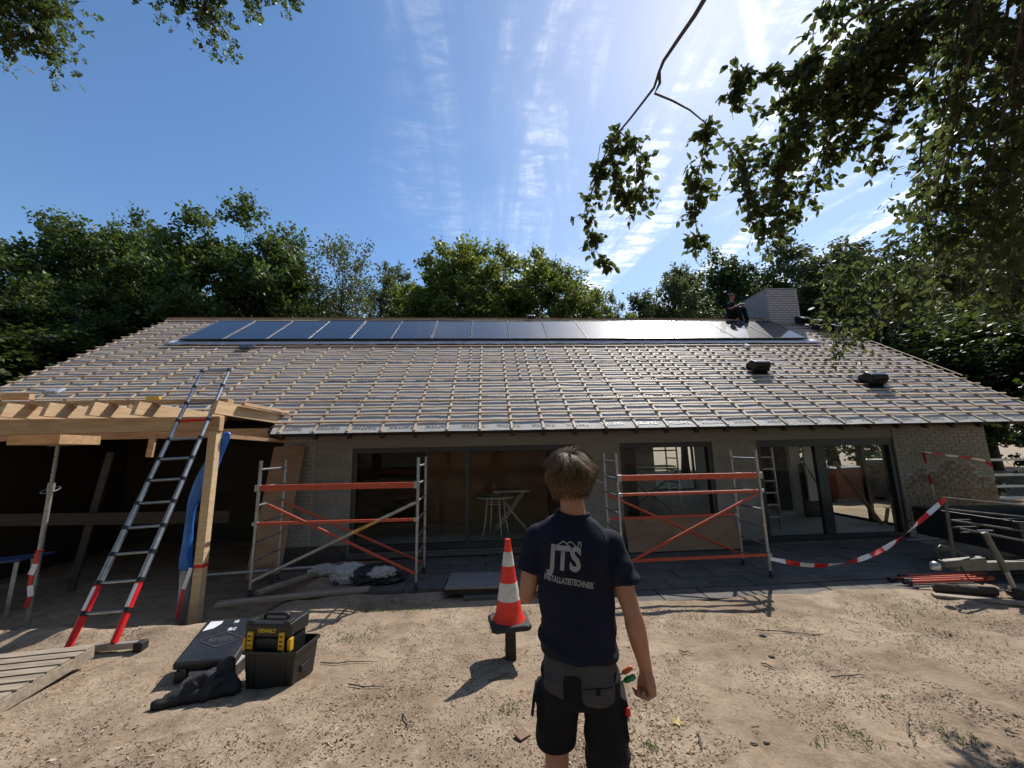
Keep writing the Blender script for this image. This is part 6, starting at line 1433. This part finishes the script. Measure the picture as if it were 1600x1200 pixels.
# ------------------------------------------------------------------ the jacket on the sand
q = MB(); jr = random.Random(4)
ell(q, (0, 0, 0.05), (0.22, 0.13, 0.075)); ell(q, (-0.06, 0.01, 0.09), (0.10, 0.085, 0.085)); ell(q, (-0.17, -0.03, 0.045), (0.12, 0.08, 0.055)); ell(q, (0.10, 0.05, 0.14), (0.075, 0.055, 0.12), Matrix.Rotation(0.35, 3, 'Y'))
for k in range(13):
    a = jr.uniform(-0.5, 0.5)+(1.2 if k % 3 == 0 else 0); c_ = Vector((jr.uniform(-0.17, 0.15), jr.uniform(-0.07, 0.07), 0)); L = jr.uniform(0.14, 0.30); r_ = jr.uniform(0.016, 0.032); d = Vector((math.cos(a), math.sin(a), 0)); sdv = Vector((-d.y, d.x, 0)); hgt = 0.11*math.exp(-((c_.x-0.0)/0.15)**2)+0.05
    q.tube([c_+d*L*(t_-0.5)+sdv*0.03*math.sin(t_*3.1+k)+Vector((0, 0, 0.012+hgt*math.sin(t_*3.14)**0.8)) for t_ in np.linspace(0, 1, 7)], [r_*0.5, r_, r_*1.1, r_, r_*1.1, r_, r_*0.5], 10)
q.tube([(-0.10, -0.03, 0.06), (-0.20, -0.06, 0.045), (-0.27, -0.08, 0.03), (-0.33, -0.06, 0.025)], [0.05, 0.045, 0.042, 0.036], 12)
ell(q, (0.12, 0.05, 0.12), (0.06, 0.05, 0.075)); ell(q, (0.19, -0.02, 0.04), (0.07, 0.07, 0.05))
jm = voxel(q, 'jacket', 0.008, 5, 0.5); jm.materials.append(M['black_cloth']); bm = bmesh.new(); bm.from_mesh(jm)
for v in bm.verts: v.co = v.co+v.normal*(0.007*noise.noise(Vector((v.co.x*14, v.co.y*30, v.co.z*22)))); v.co.z = max(v.co.z, -0.01)
bm.to_mesh(jm); bm.free(); o = bpy.data.objects.new('jacket', jm); col.objects.link(o); o.location = (-2.33, 3.72, gz(-2.35, 3.7)); o.rotation_euler = (0, 0, 0.2); tag(o, 'crumpled black jacket thrown on the sand before the cases', 'jacket')
# ------------------------------------------------------------------ litter on the sand
mat('chip', (0.10, 0.065, 0.04), 0.9, c2=(0.17, 0.12, 0.075), scale=3)
def chips(name, n_, seed, smin, smax, colr, y0, y1, lab, cat, clump=0.0):
    r = np.random.default_rng(seed); P = []
    while len(P) < n_:
        y = r.uniform(y0, y1); x = r.uniform(-1.5*y-0.8, 1.55*y+0.8)
        if noise.noise(Vector((x*0.8+seed, y*0.8, 0)))+0.6*noise.noise(Vector((x*2.5, y*2.5, seed))) < clump: continue
        if r.random() > min(1, (2.6/y)**1.2): continue
        if y > 5.2 and (-3.0 > x or x > 0.9): continue
        P.append((x, y, gz(x, y)+0.003))
    P = np.array(P); k = len(P); a = r.uniform(0, 6.283, k); ax = np.stack([np.cos(a), np.sin(a), r.uniform(-0.35, 0.35, k)], 1); ax = unit(ax); up = unit(np.stack([r.normal(0, .35, k), r.normal(0, .35, k), np.ones(k)], 1)); sd_ = unit(np.cross(up, ax)); L = r.uniform(smin, smax, k); W = L*r.uniform(0.12, 0.5, k)
    V = np.stack([P-ax*L[:, None]*.5-sd_*W[:, None]*.3, P-ax*L[:, None]*.1+sd_*W[:, None]*.5+up*0.003, P+ax*L[:, None]*.5, P+ax*L[:, None]*.05-sd_*W[:, None]*.5], 1)
    me = fast_mesh(name, V, 4, colr); o = bpy.data.objects.new(name, me); col.objects.link(o); return tag(o, lab, cat, kind='stuff')
def chip_mat(name, cols):
    m, n, l, b = nt(name); g = n.new('ShaderNodeNewGeometry'); cr = n.new('ShaderNodeValToRGB'); l.new(g.outputs['Random Per Island'], cr.inputs[0])
    el = cr.color_ramp.elements
    while len(el) < len(cols): el.new(0.5)
    for i, c_ in enumerate(cols): el[i].position = i/(len(cols)-1); el[i].color = (*c_, 1)
    l.new(cr.outputs[0], b.inputs['Base Color']); b.inputs['Roughness'].default_value = 0.9; b.inputs['Specular IOR Level'].default_value = 0.2; M[name] = m
chip_mat('bark_chips', [(0.085, 0.056, 0.036), (0.14, 0.092, 0.058), (0.20, 0.135, 0.085), (0.28, 0.20, 0.13), (0.40, 0.30, 0.20), (0.48, 0.38, 0.27), (0.13, 0.085, 0.055)])
chips('bark_litter', 42000, 1, 0.006, 0.030, 'bark_chips', 0.9, 6.0, 'scattered bark chips and dry bits over the sand', 'litter', 0.0)
chips('leaf_litter', 11000, 4, 0.012, 0.042, 'bark_chips', 0.9, 5.4, 'patches of dark leaf litter on the sand', 'litter', 0.16)
# grass and weeds
leaf_mat('grass_blade', (0.11, 0.16, 0.05), (0.22, 0.27, 0.11), (0.2, 0.3, 0.05), 0.3)
r = np.random.default_rng(2); V = []
def tuft(x, y, n_, rad_, h):
    for _ in range(n_):
        a, d = r.uniform(0, 6.28), rad_*math.sqrt(r.random()); bx_, by_ = x+d*math.cos(a), y+d*math.sin(a)
        la = r.uniform(0, 6.28); L = h*r.uniform(0.5, 1.2); w = r.uniform(0.0012, 0.003); dx, dy = math.cos(la), math.sin(la); z = gz(bx_, by_)
        b0 = np.array([bx_, by_, z]); V.append(np.stack([b0+[-dy*w, dx*w, 0], b0+[dy*w, -dx*w, 0], b0+[dx*L*0.35+dy*w, dy*L*0.35-dx*w, L*0.75], b0+[dx*L*0.9, dy*L*0.9, L*0.95]]))
for px, py, n_, rd, h in [(560, 940, 60, .2, .06), (600, 938, 90, .25, .06), (650, 942, 60, .2, .05), (540, 990, 30, .1, .05), (580, 985, 24, .1, .05), (820, 955, 40, .12, .05), (1080, 955, 40, .15, .05), (1180, 965, 60, .25, .04), (1250, 980, 40, .25, .04), (1370, 955, 90, .3, .05), (1450, 945, 70, .3, .05), (1460, 985, 40, .15, .04), (1530, 1000, 40, .2, .04), (795, 1120, 30, .06, .04), (755, 1140, 24, .05, .03), (1335, 1170, 16, .06, .06), (1280, 1190, 12, .06, .05), (1360, 1190, 18, .09, .04), (1020, 1195, 26, .04, .05), (1145, 1085, 20, .05, .03), (1390, 1105, 16, .04, .04), (1500, 1180, 50, .1, .04), (1255, 1020, 18, .06, .03), (790, 1010, 14, .05, .05)]:
    p = atZ(px, py, 0.05); tuft(p.x, p.y, int(n_*1.3), rd*1.15, h*0.6)
gme = fast_mesh('grass', np.array(V), 4, 'grass_blade'); go = bpy.data.objects.new('grass', gme); col.objects.link(go); tag(go, 'thin green weeds sprouting from the sand', 'grass', kind='stuff')
# single twigs, tiles and leaves
rt_ = random.Random(5)
TW = [(1180, 975, 1290, 985, 'long dark twig on the sand right of the man'), (1300, 1055, 1355, 1060, 'curved dark twig on the sand at the right'), (1092, 1160, 1096, 1198, 'thin twig pointing at the camera near the yellow leaf'), (1418, 1140, 1435, 1195, 'thin pale twig at the lower right'), (1575, 1165, 1600, 1175, 'short stick at the right edge'),
      (760, 1060, 812, 1046, 'pale root curling below the cone stump'), (630, 1120, 640, 1150, 'dark stick left of the man'), (545, 1070, 600, 1075, 'flat dark twig right of the tote'), (500, 1030, 590, 1026, 'thin straight twig behind the tote'), (1190, 1035, 1215, 1045, 'short dark twig in the middle of the sand'), (1060, 1010, 1085, 1012, 'small dark twig by the right of the man')]
for a0, b0, a1, b1, lab in TW:
    p0, p1 = atZ(a0, b0, 0.08), atZ(a1, b1, 0.08)
    def tw(q, p0=p0, p1=p1):
        pts = []
        for i in range(7):
            p = p0.lerp(p1, i/6)+Vector((rt_.uniform(-.012, .012), rt_.uniform(-.012, .012), 0)); p.z = gz(p.x, p.y)+0.008+rt_.uniform(0, 0.012); pts.append(p)
        q.tube(pts, [0.0055, 0.006, 0.0055, 0.005, 0.0042, 0.0035, 0.002], 6)
        k = pts[3]; q.tube([k, k+Vector((rt_.uniform(-.06, .06), rt_.uniform(-.06, .06), 0.012))], [0.003, 0.0012], 5)
    small('twig', lab, 'twig', tw, 'twig_bark', 'twigs on the sand', smooth=True)
lp = atZ(1058, 1130, 0.13); lp.z = gz(lp.x, lp.y)+0.012
mat('yellow_leaf', (0.50, 0.38, 0.13), 0.7, c2=(0.62, 0.50, 0.22), scale=30)
def starleaf(q):
    pts = []
    for k in range(10):
        a = -0.4+2*math.pi*k/10; r_ = (0.062 if k % 2 == 0 else 0.020)*(0.75 if k in (4, 6) else 1); pts.append(Vector((lp.x+r_*math.cos(a), lp.y+r_*math.sin(a), lp.z+(0.014 if k % 2 == 0 else 0.0))))
    q.add([lp+Vector((0, 0, 0.004))]+pts, [(0, 1+k, 1+(k+1) % 10) for k in range(10)]); q.tube([lp, lp+Vector((0.05, -0.05, 0.006))], 0.0018, 5)
small('fallen_leaf', 'yellow star-shaped fallen leaf on the sand right of the man', 'leaf', starleaf, 'yellow_leaf')
tp_ = atZ(816, 1150, 0.13); small('broken_tile', 'small brown tile shard on the sand left of the man', 'tile', lambda q: q.box((tp_.x, tp_.y, gz(tp_.x, tp_.y)+0.012), (0.085, 0.075, 0.012), Matrix.Rotation(0.6, 3, 'Z')), 'ridge_tile', bevel=0.002)
for k, (px, py, s_, lab) in enumerate([(1205, 1022, .022, 'small dark stone right of the man'), (1180, 1180, .018, 'dark pebble near the lower edge'), (1200, 1178, .016, 'dark pebble beside another near the lower edge'), (1190, 982, .028, 'pale scrap on the sand below the paving'), (320, 990, .05, 'pale clod of sand beside the ladder foot')]):
    p = atZ(px, py, 0.08); blob('stone', lab, 'stone', (p.x, p.y, gz(p.x, p.y)), (s_, s_*0.7, s_*0.5), 'aac_block' if 'pale' in lab else 'old_wood', 30+k, 0.45, group='stones on the sand')
